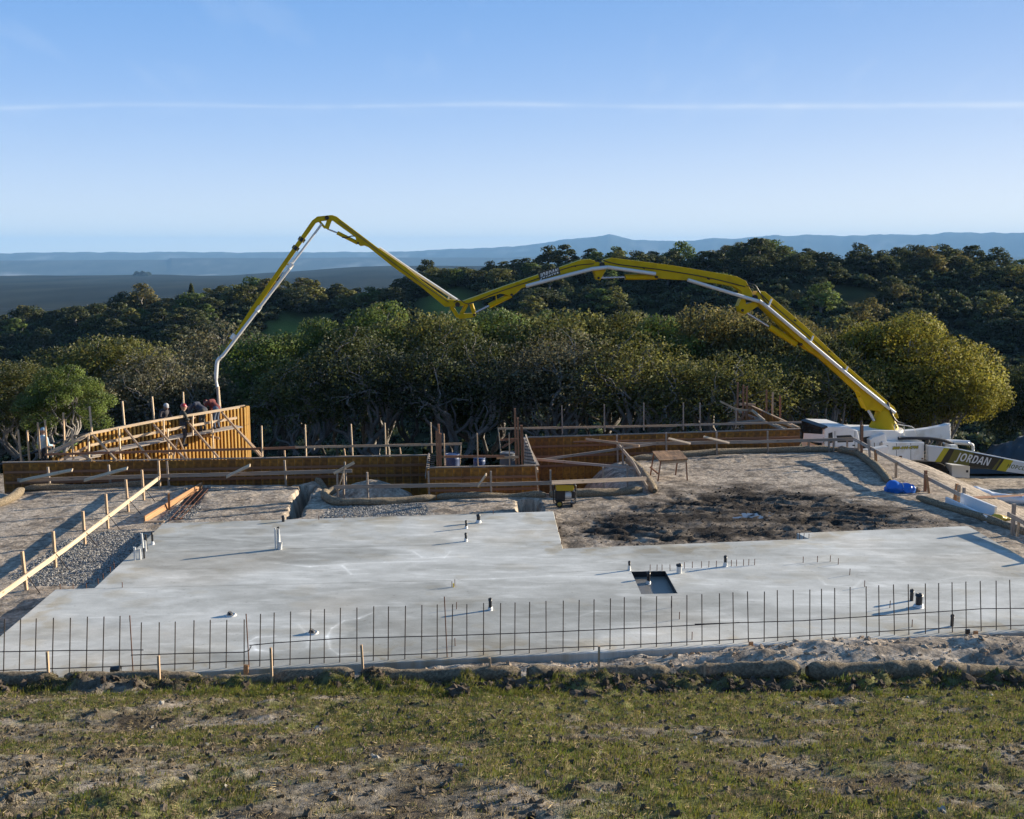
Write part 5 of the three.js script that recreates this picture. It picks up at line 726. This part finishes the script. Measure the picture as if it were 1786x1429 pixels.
{ // saw table
  const L = [[1147, 840], [1199, 838.5], [1134, 829], [1178, 828.5]].map(([x, y]) => hit(x, y)), c = L[0].clone().add(L[3]).multiplyScalar(0.5), t = thing('saw_table', flat(c, GL), 'plain plywood work table on four thin legs on the sand', 'table');
  const top = [at(1150, 804.5, -L[0].z), at(1200, 801.5, -L[1].z), at(1137.5, 788, -L[2].z - 0.1), at(1186, 786.5, -L[3].z - 0.1)];
  const g = new THREE.BufferGeometry(), q = [top[0], top[1], top[3], top[2]], P = []; for (const dy of [0.025, -0.02]) for (const v of q) P.push(v.x, v.y + dy, v.z); g.setAttribute('position', new THREE.Float32BufferAttribute(P, 3)); g.setAttribute('uv', new THREE.Float32BufferAttribute([0, 0, 1, 0, 1, 1, 0, 1, 0, 0, 1, 0, 1, 1, 0, 1], 2)); g.setIndex([0, 1, 2, 0, 2, 3, 6, 5, 4, 7, 6, 4, 4, 5, 1, 4, 1, 0, 5, 6, 2, 5, 2, 1, 6, 7, 3, 6, 3, 2, 7, 4, 0, 7, 0, 3]); const gg = g.toNonIndexed(); gg.computeVertexNormals(); gg.translate(-t.position.x, -t.position.y, -t.position.z);
  part(t, 'table_top', gg, mat(0.46, 0.25, 0.11, 0.7, { map: plyMap }));
  const legs = [[0, 0], [1, 1], [2, 2], [3, 3]]; for (const [a, b] of legs) stick(t, 'leg', L[a].clone().add(V(0, -0.08, 0)), top[b].clone().add(V(a % 2 ? -0.06 : 0.06, -0.02, a < 2 ? -0.05 : 0.05)), 0.045, 0.045, M.pineRed);
  stick(t, 'apron', top[0].clone().add(V(0.02, -0.07, -0.04)), top[1].clone().add(V(-0.02, -0.07, -0.04)), 0.03, 0.09, M.pineB, Y); stick(t, 'apron', top[2].clone().add(V(0.02, -0.07, 0.04)), top[3].clone().add(V(-0.02, -0.07, 0.04)), 0.03, 0.09, M.pineB, Y); stick(t, 'stretcher', L[2].clone().setY(0.1), L[0].clone().setY(0.1), 0.03, 0.06, M.pineRed, Y);
}
{ // blue sack
  const p = hit(1570, 858), t = thing('blue_sack', p, 'bright blue tied plastic sack lying at the end of the straw roll', 'sack'), m = mat(0.015, 0.14, 0.52, 0.35);
  part(t, 'bag', lumpy(0.3, 4, 0.16, 2.3, 4, 1.15, 0.85, 0.9, -0.12), m, V(-0.18, 0.12, 0)); part(t, 'bag', lumpy(0.27, 4, 0.18, 2.6, 9, 1.05, 0.8, 0.9, -0.12), m, V(0.24, 0.10, 0.06)); part(t, 'tied_end', lumpy(0.12, 3, 0.2, 3, 2, 1.3, 0.8, 0.8), mat(0.25, 0.17, 0.12, 0.9), V(0.55, 0.08, 0.03)); part(t, 'cord', new THREE.TorusGeometry(0.2, 0.012, 6, 24).rotateY(Math.PI / 2).scale(1, 0.9, 1), M.pvc, V(0.04, 0.13, 0.02));
}
{ // white foam trough, silver sheeting, pole on the lower yard
  const t = thing('foam_trough', hit(1690, 892), 'long white foam trough lying beside the lower rail', 'trough'), foam = mat(0.72, 0.72, 0.72, 0.7);
  const a = hit(1650, 880), b = hit(1722, 912), c = hit(1676, 882), e = hit(1736, 905), up = V(0, 0.34, 0);
  stick(t, 'side_panel', a.clone().add(V(0, 0.1, 0)), b.clone().add(V(0, 0.06, 0)), 0.07, 0.3, foam, Y); stick(t, 'side_panel', c.clone().add(V(0, 0.2, 0)), e.clone().add(V(0, 0.16, 0)), 0.07, 0.46, foam, Y); stick(t, 'bottom_panel', a.clone().lerp(c, 0.5), b.clone().lerp(e, 0.5), 0.6, 0.06, foam, Y);
  for (let k = 0; k < 5; k++) { const s = 0.35 + k * 0.13; part(t, 'grit', lumpy(0.09, 2, 0.4, 3, k, 1.2, 0.4, 1), M.black, a.clone().lerp(b, s).lerp(c.clone().lerp(e, s), 0.5).add(V(rr(-0.1, 0.1), 0.05, rr(-0.1, 0.1))).sub(t.position)); }
  const y = hit(1742, 908), ty = thing('yellow_sack', y, 'crumpled yellow sack at the end of the foam trough', 'sack'); part(ty, 'bag', lumpy(0.17, 3, 0.25, 2.4, 6, 1.4, 0.8, 1, -0.06), mat(0.5, 0.34, 0.02, 0.5), V(0, 0.06, 0)); part(ty, 'neck', lumpy(0.09, 3, 0.25, 3, 8, 1.4, 0.7, 1), mat(0.42, 0.28, 0.02, 0.5), V(0.24, 0.05, 0.02));
  const pts = []; for (let i = 0; i <= 30; i++) { const x = lerp(1692, 1870, i / 30), p = at(x, 857, 46.5); pts.push(V(p.x, heightAt(p.x, 46.5) + 0.17, p.z)); }
  solo('silver_sheeting', tubeGeo(pts, pts.map((_, i) => i < 1 ? 0.06 : 0.19 + 0.05 * noise(i * 0.6, 2)), 16, true, (i, q) => (1 + 0.25 * (noise(i * 0.5, q * 2.2, 3) - 0.5)) * (Math.sin(q) > 0 ? 0.9 : 1)), mat(0.78, 0.78, 0.78, 0.35, { metalness: 0.25 }), 'long roll of crumpled silver sheeting on the lower yard', 'sheeting');
  const q0 = hit(1690, 871), q1 = hit(1790, 866); const rodM = looseStick('steel_pole', q0.add(V(0, 0.05, 0)), q1.add(V(0, 0.06, 0)), 0.07, 0.07, M.rust, 'dark pole lying on the lower yard below the silver sheeting', 'pole');
  const w = at(1419, 764, 47.6); solo('white_board', new THREE.BoxGeometry(0.92, 0.38, 0.04).rotateZ(-0.06).rotateX(-0.1).translate(w.x, w.y, w.z), mat(0.62, 0.57, 0.54, 0.6), 'blank pale board standing left of the truck cab', 'board');
  looseStick('board_prop', V(w.x - 0.2, yard, w.z - 0.1), V(w.x - 0.2, w.y + 0.1, w.z - 0.08), 0.08, 0.05, M.pineOld, 'weathered prop carrying the pale board by the truck cab', 'prop');
}
{ // tarpaulin heap at the right edge, odds and ends inside the formwork
  const A = at(1790, 800, 57), n = 48, m = 20, pos = [], idx = [];
  for (let j = 0; j <= m; j++) for (let i = 0; i <= n; i++) { const px = lerp(1690, 1960, i / n), d = 54 + 6 * j / m, top = poly([[1690, 812], [1715, 800], [1728, 784], [1745, 779], [1786, 765], [1840, 752], [1900, 760], [1960, 800]], px) , P = at(px, top, d), s = Math.sin(Math.PI * clamp(j / m, 0.0, 1)) ** 0.45; const y = lerp(yard - 0.2, P.y, s) + (noise(px * 0.16, j * 0.6, 3) - 0.5) * 0.35 * s + (1 - Math.abs(2 * noise(px * 0.09 + j * 0.3, j * 0.35, 7) - 1)) * 0.14 * s; pos.push(P.x, y, -d); if (i && j) { const q = j * (n + 1) + i, o = q - n - 2; idx.push(o, o + 1, q, o, q, q - 1); } }
  const g = new THREE.BufferGeometry(); g.setAttribute('position', new THREE.Float32BufferAttribute(pos, 3)); g.setIndex(idx); g.computeVertexNormals(); solo('tarpaulin_heap', g, mat(0.020, 0.034, 0.046, 0.7, { side: THREE.DoubleSide }), 'heap under a dark blue tarpaulin behind the lettered outrigger', 'tarpaulin');
  const drum = (px, py, d, r, h, mm, label, name) => { const p = at(px, py, d), t = thing(name, V(p.x, p.y, p.z), label, name.split('_')[1]); part(t, 'body', new THREE.LatheGeometry([[0, 0], [r * 0.95, 0], [r, 0.04], [r, h * 0.33], [r * 1.04, h * 0.36], [r, h * 0.4], [r, h * 0.7], [r * 1.04, h * 0.72], [r, h * 0.76], [r * 0.98, h], [0, h]].map((v) => new THREE.Vector2(...v)), 20), mm); part(t, 'rim', new THREE.TorusGeometry(r * 0.96, 0.02, 6, 24).rotateX(Math.PI / 2), mm, V(0, h, 0)); };
  drum(789, 822, 37.6, 0.26, 0.62, mat(0.012, 0.035, 0.11, 0.5), 'dark blue drum behind the forward formwork bay', 'blue_drum'); drum(836, 822, 38.4, 0.22, 0.5, mat(0.015, 0.045, 0.13, 0.5), 'smaller blue drum right of the dark blue one', 'blue_drum'); drum(886, 818, 38.2, 0.3, 0.6, mat(0.10, 0.10, 0.10, 0.6), 'grey drum beside the tall red studs', 'grey_drum');
  const fl = thing('timber_floor', at(850, 806, 38.6).setY(-0.6), 'rough timber deck inside the forward formwork bay', 'deck'); for (let k = 0; k < 9; k++) stick(fl, 'plank', V(lerp(-2.9, 0.6, 0), -0.5, -37 - k * 0.3), V(1.0, -0.5, -37 - k * 0.3), 0.28, 0.05, M.pineOld, Y);
}
{ // puddles in the churned mud
  const gm = (list, dy) => { const p = list.map(([x, y]) => onY(x, y, GL)), c = p.reduce((s, v) => s.add(v.clone().divideScalar(p.length)), V(0, 0, 0)); const lv = GL + dy; const s = new THREE.Shape(new THREE.SplineCurve(p.map((v) => new THREE.Vector2(v.x, -v.z)).concat([new THREE.Vector2(p[0].x, -p[0].z)])).getPoints(60)); return new THREE.ShapeGeometry(s).rotateX(-Math.PI / 2).translate(0, lv, 0); };
  M.water = mat(0.05, 0.045, 0.038, 0.06);
  for (const [l, dy] of [[[[1175, 905], [1220, 898], [1262, 896], [1250, 905], [1205, 910]], 0.0], [[[1255, 900], [1300, 895], [1318, 899], [1285, 905]], 0.0], [[[1300, 901], [1330, 893], [1350, 897], [1325, 905]], 0.0]]) solo('puddle_water', gm(l, dy), M.water, null, null, null, 'structure');
}
// ---------------------------------------------------------------- people
function figure(base, turn, J, C, label, hat) {
  // J: joints in a frame with the feet at y = 0 facing +z; C: colours by region
  const bones = [], add = (a, b, r0, r1, c) => bones.push([a, b, r0, r1, c]);
  const { pelvis, chest, neck, head } = J;
  add(pelvis, chest, 0.135, 0.165, C.shirt); add(pelvis.clone().add(V(-0.07, -0.02, 0)), pelvis.clone().add(V(0.07, -0.02, 0)), 0.125, 0.125, C.trousers); add(chest.clone().add(V(-0.12, 0.06, 0).applyAxisAngle(Y, 0)), chest.clone().add(V(0.12, 0.06, 0)), 0.105, 0.105, C.shirt);
  add(chest, neck, 0.11, 0.06, C.shirt); add(neck, head, 0.055, 0.06, C.skin);
  const fw = J.face; add(head.clone().add(V(0, 0.015, 0)), head.clone().add(V(0, 0.03, 0)).add(fw.clone().multiplyScalar(-0.01)), 0.098, 0.1, C.skin); add(head.clone().add(fw.clone().multiplyScalar(0.03)).add(V(0, -0.055, 0)), head.clone().add(fw.clone().multiplyScalar(0.045)).add(V(0, -0.07, 0)), 0.06, 0.045, C.skin);
  add(head.clone().add(fw.clone().multiplyScalar(0.095)).add(V(0, 0.02, 0)), head.clone().add(fw.clone().multiplyScalar(0.118)).add(V(0, -0.02, 0)), 0.012, 0.018, C.skin); const ear = fw.clone().cross(Y).normalize().multiplyScalar(0.098); for (const s of [-1, 1]) add(head.clone().addScaledVector(ear, s), head.clone().addScaledVector(ear, s).add(V(0, 0.03, 0)), 0.018, 0.02, C.skin);
  for (const s of ['L', 'R']) { add(J['shoulder' + s], J['elbow' + s], 0.062, 0.047, C.sleeve || C.shirt); add(J['elbow' + s], J['wrist' + s], 0.045, 0.034, C.forearm || C.shirt); const dir = J['wrist' + s].clone().sub(J['elbow' + s]).normalize(); add(J['wrist' + s], J['wrist' + s].clone().addScaledVector(dir, 0.075), 0.034, 0.036, C.hand || C.skin); add(J['hip' + s], J['knee' + s], 0.098, 0.066, C.trousers); add(J['knee' + s], J['ankle' + s], 0.066, 0.046, C.trousers); const foot = J['ankle' + s]; add(foot.clone().add(V(0, -0.045, -0.03)), foot.clone().add(J.toe.clone().multiplyScalar(0.17)).add(V(0, -0.055, 0)), 0.048, 0.04, C.boots); }
  const lo = V(9, 9, 9), hi = V(-9, -9, -9); for (const [a, b, r0, r1] of bones) for (const [p, r] of [[a, r0], [b, r1]]) { lo.min(p.clone().subScalar(r + 0.06)); hi.max(p.clone().addScalar(r + 0.06)); }
  const ctr = lo.clone().add(hi).multiplyScalar(0.5), half = Math.max(hi.x - lo.x, hi.y - lo.y, hi.z - lo.z) / 2 * 1.03, N = Math.ceil(half * 2 / 0.0165), mc = new MarchingCubes(N, M.white, false, false, 120000), p = V(0, 0, 0);
  mc.isolation = 0; const pre = bones.map(([a, b, r0, r1]) => [a.x, a.y, a.z, b.x - a.x, b.y - a.y, b.z - a.z, r0, r1 - r0, 1 / Math.max(1e-9, a.distanceToSquared(b))]);
  const dist = (x, y, z) => { let s = 0, best = 9, w = 0; for (let i = 0; i < pre.length; i++) { const q = pre[i], ex = x - q[0], ey = y - q[1], ez = z - q[2], t = Math.min(1, Math.max(0, (ex * q[3] + ey * q[4] + ez * q[5]) * q[8])), d = Math.hypot(ex - q[3] * t, ey - q[4] * t, ez - q[5] * t) - q[6] - q[7] * t; if (d < 0.3) s += Math.exp(-d * 60); if (d < best) { best = d; w = i; } } return [s > 0 ? -Math.log(s) / 60 : best, w]; };
  for (let z = 0; z < N; z++) for (let y = 0; y < N; y++) for (let x = 0; x < N; x++) mc.field[(z * N + y) * N + x] = -dist(ctr.x + (x / (N / 2) - 1) * half, ctr.y + (y / (N / 2) - 1) * half, ctr.z + (z / (N / 2) - 1) * half)[0];
  mc.update(); const cnt = mc.count, P = new Float32Array(cnt * 3); for (let i = 0; i < cnt; i++) { P[i * 3] = ctr.x + mc.positionArray[i * 3] * half; P[i * 3 + 1] = ctr.y + mc.positionArray[i * 3 + 1] * half; P[i * 3 + 2] = ctr.z + mc.positionArray[i * 3 + 2] * half; }
  let g = new THREE.BufferGeometry(); g.setAttribute('position', new THREE.BufferAttribute(P, 3)); g = mergeVertices(g, 1e-4);
  const fing = []; for (const s of ['L', 'R']) { const w = J['wrist' + s], dir = w.clone().sub(J['elbow' + s]).normalize(), side = dir.clone().cross(fw).normalize(), base = w.clone().addScaledVector(dir, 0.10); if (side.lengthSq() < 0.5) side.set(1, 0, 0); for (let k = 0; k < 4; k++) { const a = base.clone().addScaledVector(side, (k - 1.5) * 0.02), l = [0.06, 0.072, 0.068, 0.05][k], m = a.clone().addScaledVector(dir, l * 0.55), e = m.clone().addScaledVector(dir, l * 0.35).addScaledVector(fw, 0.028); fing.push(tubeGeo([a, m, e], [0.0095, 0.009, 0.007], 6)); } const th = w.clone().addScaledVector(dir, 0.045).addScaledVector(side, s === 'L' ? 0.035 : -0.035); fing.push(tubeGeo([th, th.clone().addScaledVector(dir, 0.03).addScaledVector(side, s === 'L' ? 0.022 : -0.022), th.clone().addScaledVector(dir, 0.055).addScaledVector(fw, 0.015).addScaledVector(side, s === 'L' ? 0.02 : -0.02)], [0.011, 0.01, 0.008], 6)); }
  g.computeVertexNormals(); const all = mergeGeometries([g, ...fing.map((q) => { q.deleteAttribute('uv'); return q; })]);
  const c = new Float32Array(all.attributes.position.count * 3), ps = all.attributes.position; for (let i = 0; i < ps.count; i++) { const k = i >= g.attributes.position.count ? (C.hand || C.skin) : bones[dist(ps.getX(i), ps.getY(i), ps.getZ(i))[1]][4]; c.set(k, i * 3); } all.setAttribute('color', new THREE.BufferAttribute(c, 3));
  const t = thing('person', base, label, 'person', null); t.rotation.y = turn; part(t, 'body', all, new THREE.MeshStandardMaterial({ vertexColors: true, roughness: 0.9 }));
  const tilt = new THREE.Quaternion().setFromUnitVectors(V(0, 0, 1), fw.clone()), hm = mat(...hat.color, hat.hard ? 0.35 : 0.9), crown = new THREE.SphereGeometry(hat.hard ? 0.128 : 0.112, 20, 10, 0, Math.PI * 2, 0, Math.PI * 0.52), brim = new THREE.CylinderGeometry(hat.hard ? 0.15 : 0.06, hat.hard ? 0.155 : 0.075, 0.014, 20).translate(0, 0.0, hat.hard ? 0.015 : 0.1);
  const h = part(t, hat.hard ? 'hard_hat' : 'cap', mergeGeometries([crown, brim]), hm, head.clone().add(V(0, 0.05, 0))); h.quaternion.copy(tilt);
  for (const s of [-1, 1]) part(t, 'eye', new THREE.SphereGeometry(0.011, 8, 6), M.black, head.clone().addScaledVector(fw, 0.093).addScaledVector(ear, s * 0.36).add(V(0, 0.022, 0)));
  return t;
}
const standing = (k = {}) => ({ pelvis: V(0, 0.95, 0), chest: V(0, 1.28, 0.01), neck: V(0, 1.47, 0.02), head: V(0, 1.62, 0.05), face: V(0, -0.15, 1).normalize(), toe: V(0, 0, 1), shoulderL: V(0.19, 1.39, 0), elbowL: V(0.25, 1.12, 0.03), wristL: V(0.22, 0.92, 0.18), shoulderR: V(-0.19, 1.39, 0), elbowR: V(-0.25, 1.12, 0.03), wristR: V(-0.22, 0.92, 0.18), hipL: V(0.1, 0.93, 0), kneeL: V(0.11, 0.5, 0.03), ankleL: V(0.12, 0.1, 0), hipR: V(-0.1, 0.93, 0), kneeR: V(-0.11, 0.5, 0.03), ankleR: V(-0.12, 0.1, 0), ...k });
const bending = (k = {}) => standing({ pelvis: V(0, 0.92, -0.12), chest: V(0, 1.08, 0.22), neck: V(0, 1.04, 0.40), head: V(0, 0.99, 0.53), face: V(0, -0.85, 0.5).normalize(), shoulderL: V(0.19, 1.07, 0.32), elbowL: V(0.24, 0.82, 0.42), wristL: V(0.17, 0.62, 0.52), shoulderR: V(-0.19, 1.07, 0.32), elbowR: V(-0.24, 0.82, 0.42), wristR: V(-0.17, 0.62, 0.52), hipL: V(0.1, 0.9, -0.12), kneeL: V(0.12, 0.5, -0.02), ankleL: V(0.13, 0.1, -0.06), hipR: V(-0.1, 0.9, -0.12), kneeR: V(-0.12, 0.5, 0), ankleR: V(-0.13, 0.1, -0.06), ...k });
{
  const skin = [0.36, 0.22, 0.15], black = [0.025, 0.025, 0.03], navy = [0.035, 0.04, 0.06], denim = [0.09, 0.12, 0.17], boots = [0.06, 0.04, 0.03], s01 = (px) => { const D = depthOf(tall.p(0, 0, 0.55), tall.p(tall.len, 0, 0.55)); return D(px); };
  const P = (px, py, dd) => at(px, py, dd);
  figure(P(78, 826, 38.9 + 0.6), 2.7, standing({ wristR: V(-0.15, 1.05, 0.28), wristL: V(0.15, 1.0, 0.3) }), { shirt: [0.30, 0.44, 0.52], skin, trousers: [0.03, 0.03, 0.035], boots }, 'person in a light blue shirt and dark trousers at the left corner of the formwork', { color: [0.28, 0.40, 0.48] });
  figure(P(286, 770, s01(286) + 1.9), 0.9, standing({ pelvis: V(0, 0.95, 0), chest: V(0, 1.24, 0.12), neck: V(0, 1.40, 0.2), head: V(0, 1.52, 0.27), face: V(0, -0.4, 0.9).normalize(), shoulderL: V(0.19, 1.34, 0.14), elbowL: V(0.26, 1.08, 0.2), wristL: V(0.2, 1.05, 0.42), shoulderR: V(-0.19, 1.34, 0.14), elbowR: V(-0.26, 1.08, 0.2), wristR: V(-0.2, 1.05, 0.42) }), { shirt: [0.05, 0.045, 0.05], skin, trousers: black, boots }, 'person in a dark hooded top and white cap behind the tall wall', { color: [0.42, 0.42, 0.42] });
  figure(P(321, 779, s01(321) - 0.5), 2.2, standing({ elbowR: V(-0.26, 1.14, 0.1), wristR: V(-0.16, 1.16, 0.33), elbowL: V(0.27, 1.12, 0.08), wristL: V(0.16, 1.1, 0.33), kneeL: V(0.12, 0.52, 0.08), ankleR: V(-0.14, 0.1, -0.1) }), { shirt: [0.03, 0.033, 0.03], skin, trousers: [0.03, 0.03, 0.034], boots: black }, 'person in dark work clothes and red hard hat standing on the scaffold', { color: [0.30, 0.03, 0.03], hard: true });
  figure(P(352, 752.5, s01(352)), -1.9, bending(), { shirt: navy, skin, trousers: [0.06, 0.06, 0.055], boots }, 'person in a navy shirt bending forward on the walkway', { color: [0.05, 0.055, 0.07] });
  figure(P(376, 749, s01(376)), -2.0, bending({ chest: V(0, 1.12, 0.18), neck: V(0, 1.12, 0.36), head: V(0, 1.10, 0.48), shoulderL: V(0.2, 1.13, 0.26), shoulderR: V(-0.2, 1.13, 0.26) }), { shirt: [0.15, 0.035, 0.03], skin, trousers: denim, boots }, 'person in a maroon shirt and jeans bending under the pump hose', { color: [0.12, 0.03, 0.03] });
}
// ---------------------------------------------------------------- grass, clods and stones in the foreground
{
  const m4 = new THREE.Matrix4(), q4 = new THREE.Quaternion(), e4 = new THREE.Euler();
  const blades = (n, h, w, spread) => { const pos = [], idx = [], nor = []; for (let i = 0; i < n; i++) { const a = rr(0, 6.28), r = rr(0, spread), x = Math.cos(a) * r, z = Math.sin(a) * r, b = rr(0, 6.28), l = h * rr(0.55, 1.15), lean = l * rr(0.1, 0.75), ca = Math.cos(b), sa = Math.sin(b), o = pos.length / 3; pos.push(x - sa * w, 0, z + ca * w, x + sa * w, 0, z - ca * w, x + ca * lean * 0.4 - sa * w * 0.7, l * 0.6, z + sa * lean * 0.4 + ca * w * 0.7, x + ca * lean * 0.4 + sa * w * 0.7, l * 0.6, z + sa * lean * 0.4 - ca * w * 0.7, x + ca * lean, l * 0.95, z + sa * lean); for (let k = 0; k < 5; k++) nor.push(ca * 0.35, 0.9, sa * 0.35); idx.push(o, o + 1, o + 3, o, o + 3, o + 2, o + 2, o + 3, o + 4); } const g = new THREE.BufferGeometry(); g.setAttribute('position', new THREE.Float32BufferAttribute(pos, 3)); g.setAttribute('normal', new THREE.Float32BufferAttribute(nor, 3)); g.setIndex(idx); return g; };
  const strew = (name, label, category, g, m, n, where, scale, colour, tiltBy = 0.15) => { const im = shadow(new THREE.InstancedMesh(g, m, n)); im.name = name; let k = 0; for (let i = 0; k < n && i < n * 30; i++) { const p = where(); if (!p) continue; const s = scale(p), c = colour(p); e4.set(rr(-tiltBy, tiltBy), rr(0, 6.28), rr(-tiltBy, tiltBy)); im.setMatrixAt(k, m4.compose(V(p[0], heightAt(p[0], p[1]) + (p[2] || 0), -p[1]), q4.setFromEuler(e4), V(s, s * rr(0.75, 1.2), s))); im.setColorAt(k, new THREE.Color().setRGB(...c)); k++; } im.count = k; scene.add(im); tag(im, label, category, null, 'stuff'); };
  const bladeM = new THREE.MeshPhysicalMaterial({ roughness: 0.9, specularIntensity: 0.2, transmission: 0.35, thickness: 0, side: THREE.DoubleSide });
  const field = () => { const d = 6 + 11 * Math.pow(rnd(), 0.75), x = rr(-0.62, 0.62) * (d + 1.5); return [x, d]; };
  const green = () => { const k = rr(0.75, 1.3); return [0.25 * k * rr(0.8, 1.25), 0.28 * k, 0.05 * k]; }, strawC = () => { const k = rr(0.7, 1.25); return [0.34 * k, 0.27 * k, 0.15 * k]; };
  strew('grass', 'short sparse green grass on the foreground slope', 'grass', blades(9, 0.036, 0.003, 0.055), bladeM, 40000, () => { const p = field(); return rnd() < 0.04 + 0.9 * grassy(p[0], p[1]) ** 1.4 ? p : null; }, () => rr(0.5, 1.35), () => rnd() < 0.8 ? green() : strawC());
  strew('dry_grass', 'dead pale grass and straw bits on the foreground slope', 'dry grass', blades(7, 0.045, 0.0026, 0.08), bladeM, 32000, () => field(), () => rr(0.5, 1.2), strawC, 1.2);
  strew('lush_grass', 'lush green grass strip behind the front straw rolls', 'grass', blades(9, 0.13, 0.005, 0.07), bladeM, 4200, () => { const x = rr(1.5, 12), d = rr(17.25, 18.1); return rnd() < smooth(1.5, 4.5, x) ? [x, d] : null; }, () => rr(0.6, 1.3), green);
  strew('bank_grass', 'grass tufts at the foot of the front bank', 'grass', blades(9, 0.09, 0.004, 0.07), bladeM, 3000, () => { const x = rr(-10.5, 10.5), d = rr(15.3, 16.5); return rnd() < smooth(0.45, 0.6, fbm(x * 0.7, d, 3, 23)) ? [x, d] : null; }, () => rr(0.5, 1.3), green);
  const rough = (s) => { const q = lumpy(1, 1, 0.5, 2.3, s, 1.1, 0.65, 0.9).toNonIndexed(); q.computeVertexNormals(); return q; }, clod = rough(3), clodM = mat(1, 1, 1, 0.95), earth = () => { const k = rr(0.6, 1.3); return [0.12 * k, 0.097 * k, 0.07 * k]; };
  strew('soil_crumbs', 'small crumbs of soil scattered over the foreground', 'soil', clod, clodM, 16000, () => { const p = field(); p[2] = 0.0; return p; }, () => 0.008 + 0.032 * rnd() ** 3.5, earth, 1.5);
  strew('bank_clods', 'dark clods of earth heaped along the front bank', 'soil', rough(8), clodM, 1400, () => { const x = rr(-11, 11), d = 16.35 + rr(-0.55, 0.42); return rnd() < 0.3 + smooth(0.4, 0.6, fbm(x * 0.9, d, 3, 26)) ? [x, d] : null; }, () => 0.02 + 0.085 * rnd() ** 3, () => { const k = rr(0.5, 1.2); return [0.085 * k, 0.066 * k, 0.05 * k]; }, 1.5);
  strew('spoil_lumps', 'sandy lumps of dug earth on the spoil heap before the slab', 'soil', clod, clodM, 1100, () => { const x = rr(-3, 12.5), d = rr(18.3, frontD(x) - 0.2); return [x, d]; }, () => 0.015 + 0.06 * rnd() ** 4, () => { const k = rr(0.7, 1.25); return [0.32 * k, 0.25 * k, 0.185 * k]; }, 1.5);
  strew('mud_lumps', 'dark lumps of churned mud behind the slab', 'soil', clod, clodM, 1300, () => { const x = rr(1, 14), d = rr(27, 41); return signedDistance(mudCore, x, d) < 0.8 * rnd() ? [x, d] : null; }, () => 0.012 + 0.035 * rnd() ** 3, () => { const k = rr(0.6, 1.5); return [0.06 * k, 0.05 * k, 0.042 * k]; }, 1.5);
  strew('gravel', 'grey gravel beside the slab', 'gravel', clod, clodM, 13000, () => { const g = gravels[rnd() < 0.72 ? 0 : rnd() < 0.7 ? 1 : 2], xs = g.map((p) => p[0]), ds = g.map((p) => p[1]), x = rr(Math.min(...xs), Math.max(...xs)), d = rr(Math.min(...ds), Math.max(...ds)); return signedDistance(g, x, d) < 0.3 * rnd() && signedDistance(slabShape, x, d) > 0.05 ? [x, d] : null; }, () => 0.012 + 0.02 * rnd(), () => { const k = rr(0.5, 1.4); return [0.30 * k, 0.285 * k, 0.26 * k]; }, 1.5);
  strew('pale_stones', 'small pale stones scattered in the foreground', 'stones', clod, clodM, 90, field, () => 0.012 + 0.03 * rnd() ** 2, () => { const k = rr(0.8, 1.2); return [0.36 * k, 0.33 * k, 0.28 * k]; }, 1.5);
  for (const [px, py, r, l] of [[893, 1195, 0.19, 'large dark lump of earth standing up on the front bank'], [800, 1203, 0.14, 'big dark clod left of the largest lump on the bank'], [1325, 1192, 0.12, 'dark clod on the straw rolls right of the middle'], [1020, 1210, 0.13, 'wide dark clod right of the largest lump on the bank']]) { const p = hit(px, py + 8), q = lumpy(r, 3, 0.7, 3.1, px, 1.2, 0.75, 0.9).toNonIndexed(); q.computeVertexNormals(); solo('earth_clod', q.translate(p.x, p.y + r * 0.1, p.z), mat(0.085, 0.066, 0.05, 0.95), l, 'clod'); }
  const boulder = hit(700, 1158); solo('pale_boulder', lumpy(0.13, 3, 0.3, 2, 5, 1.5, 0.6, 1).translate(boulder.x, boulder.y + 0.08, boulder.z), mat(0.45, 0.35, 0.25, 0.9), 'pale flat boulder at the left end of the spoil heap', 'boulder');
}
renderer.render(scene, camera);
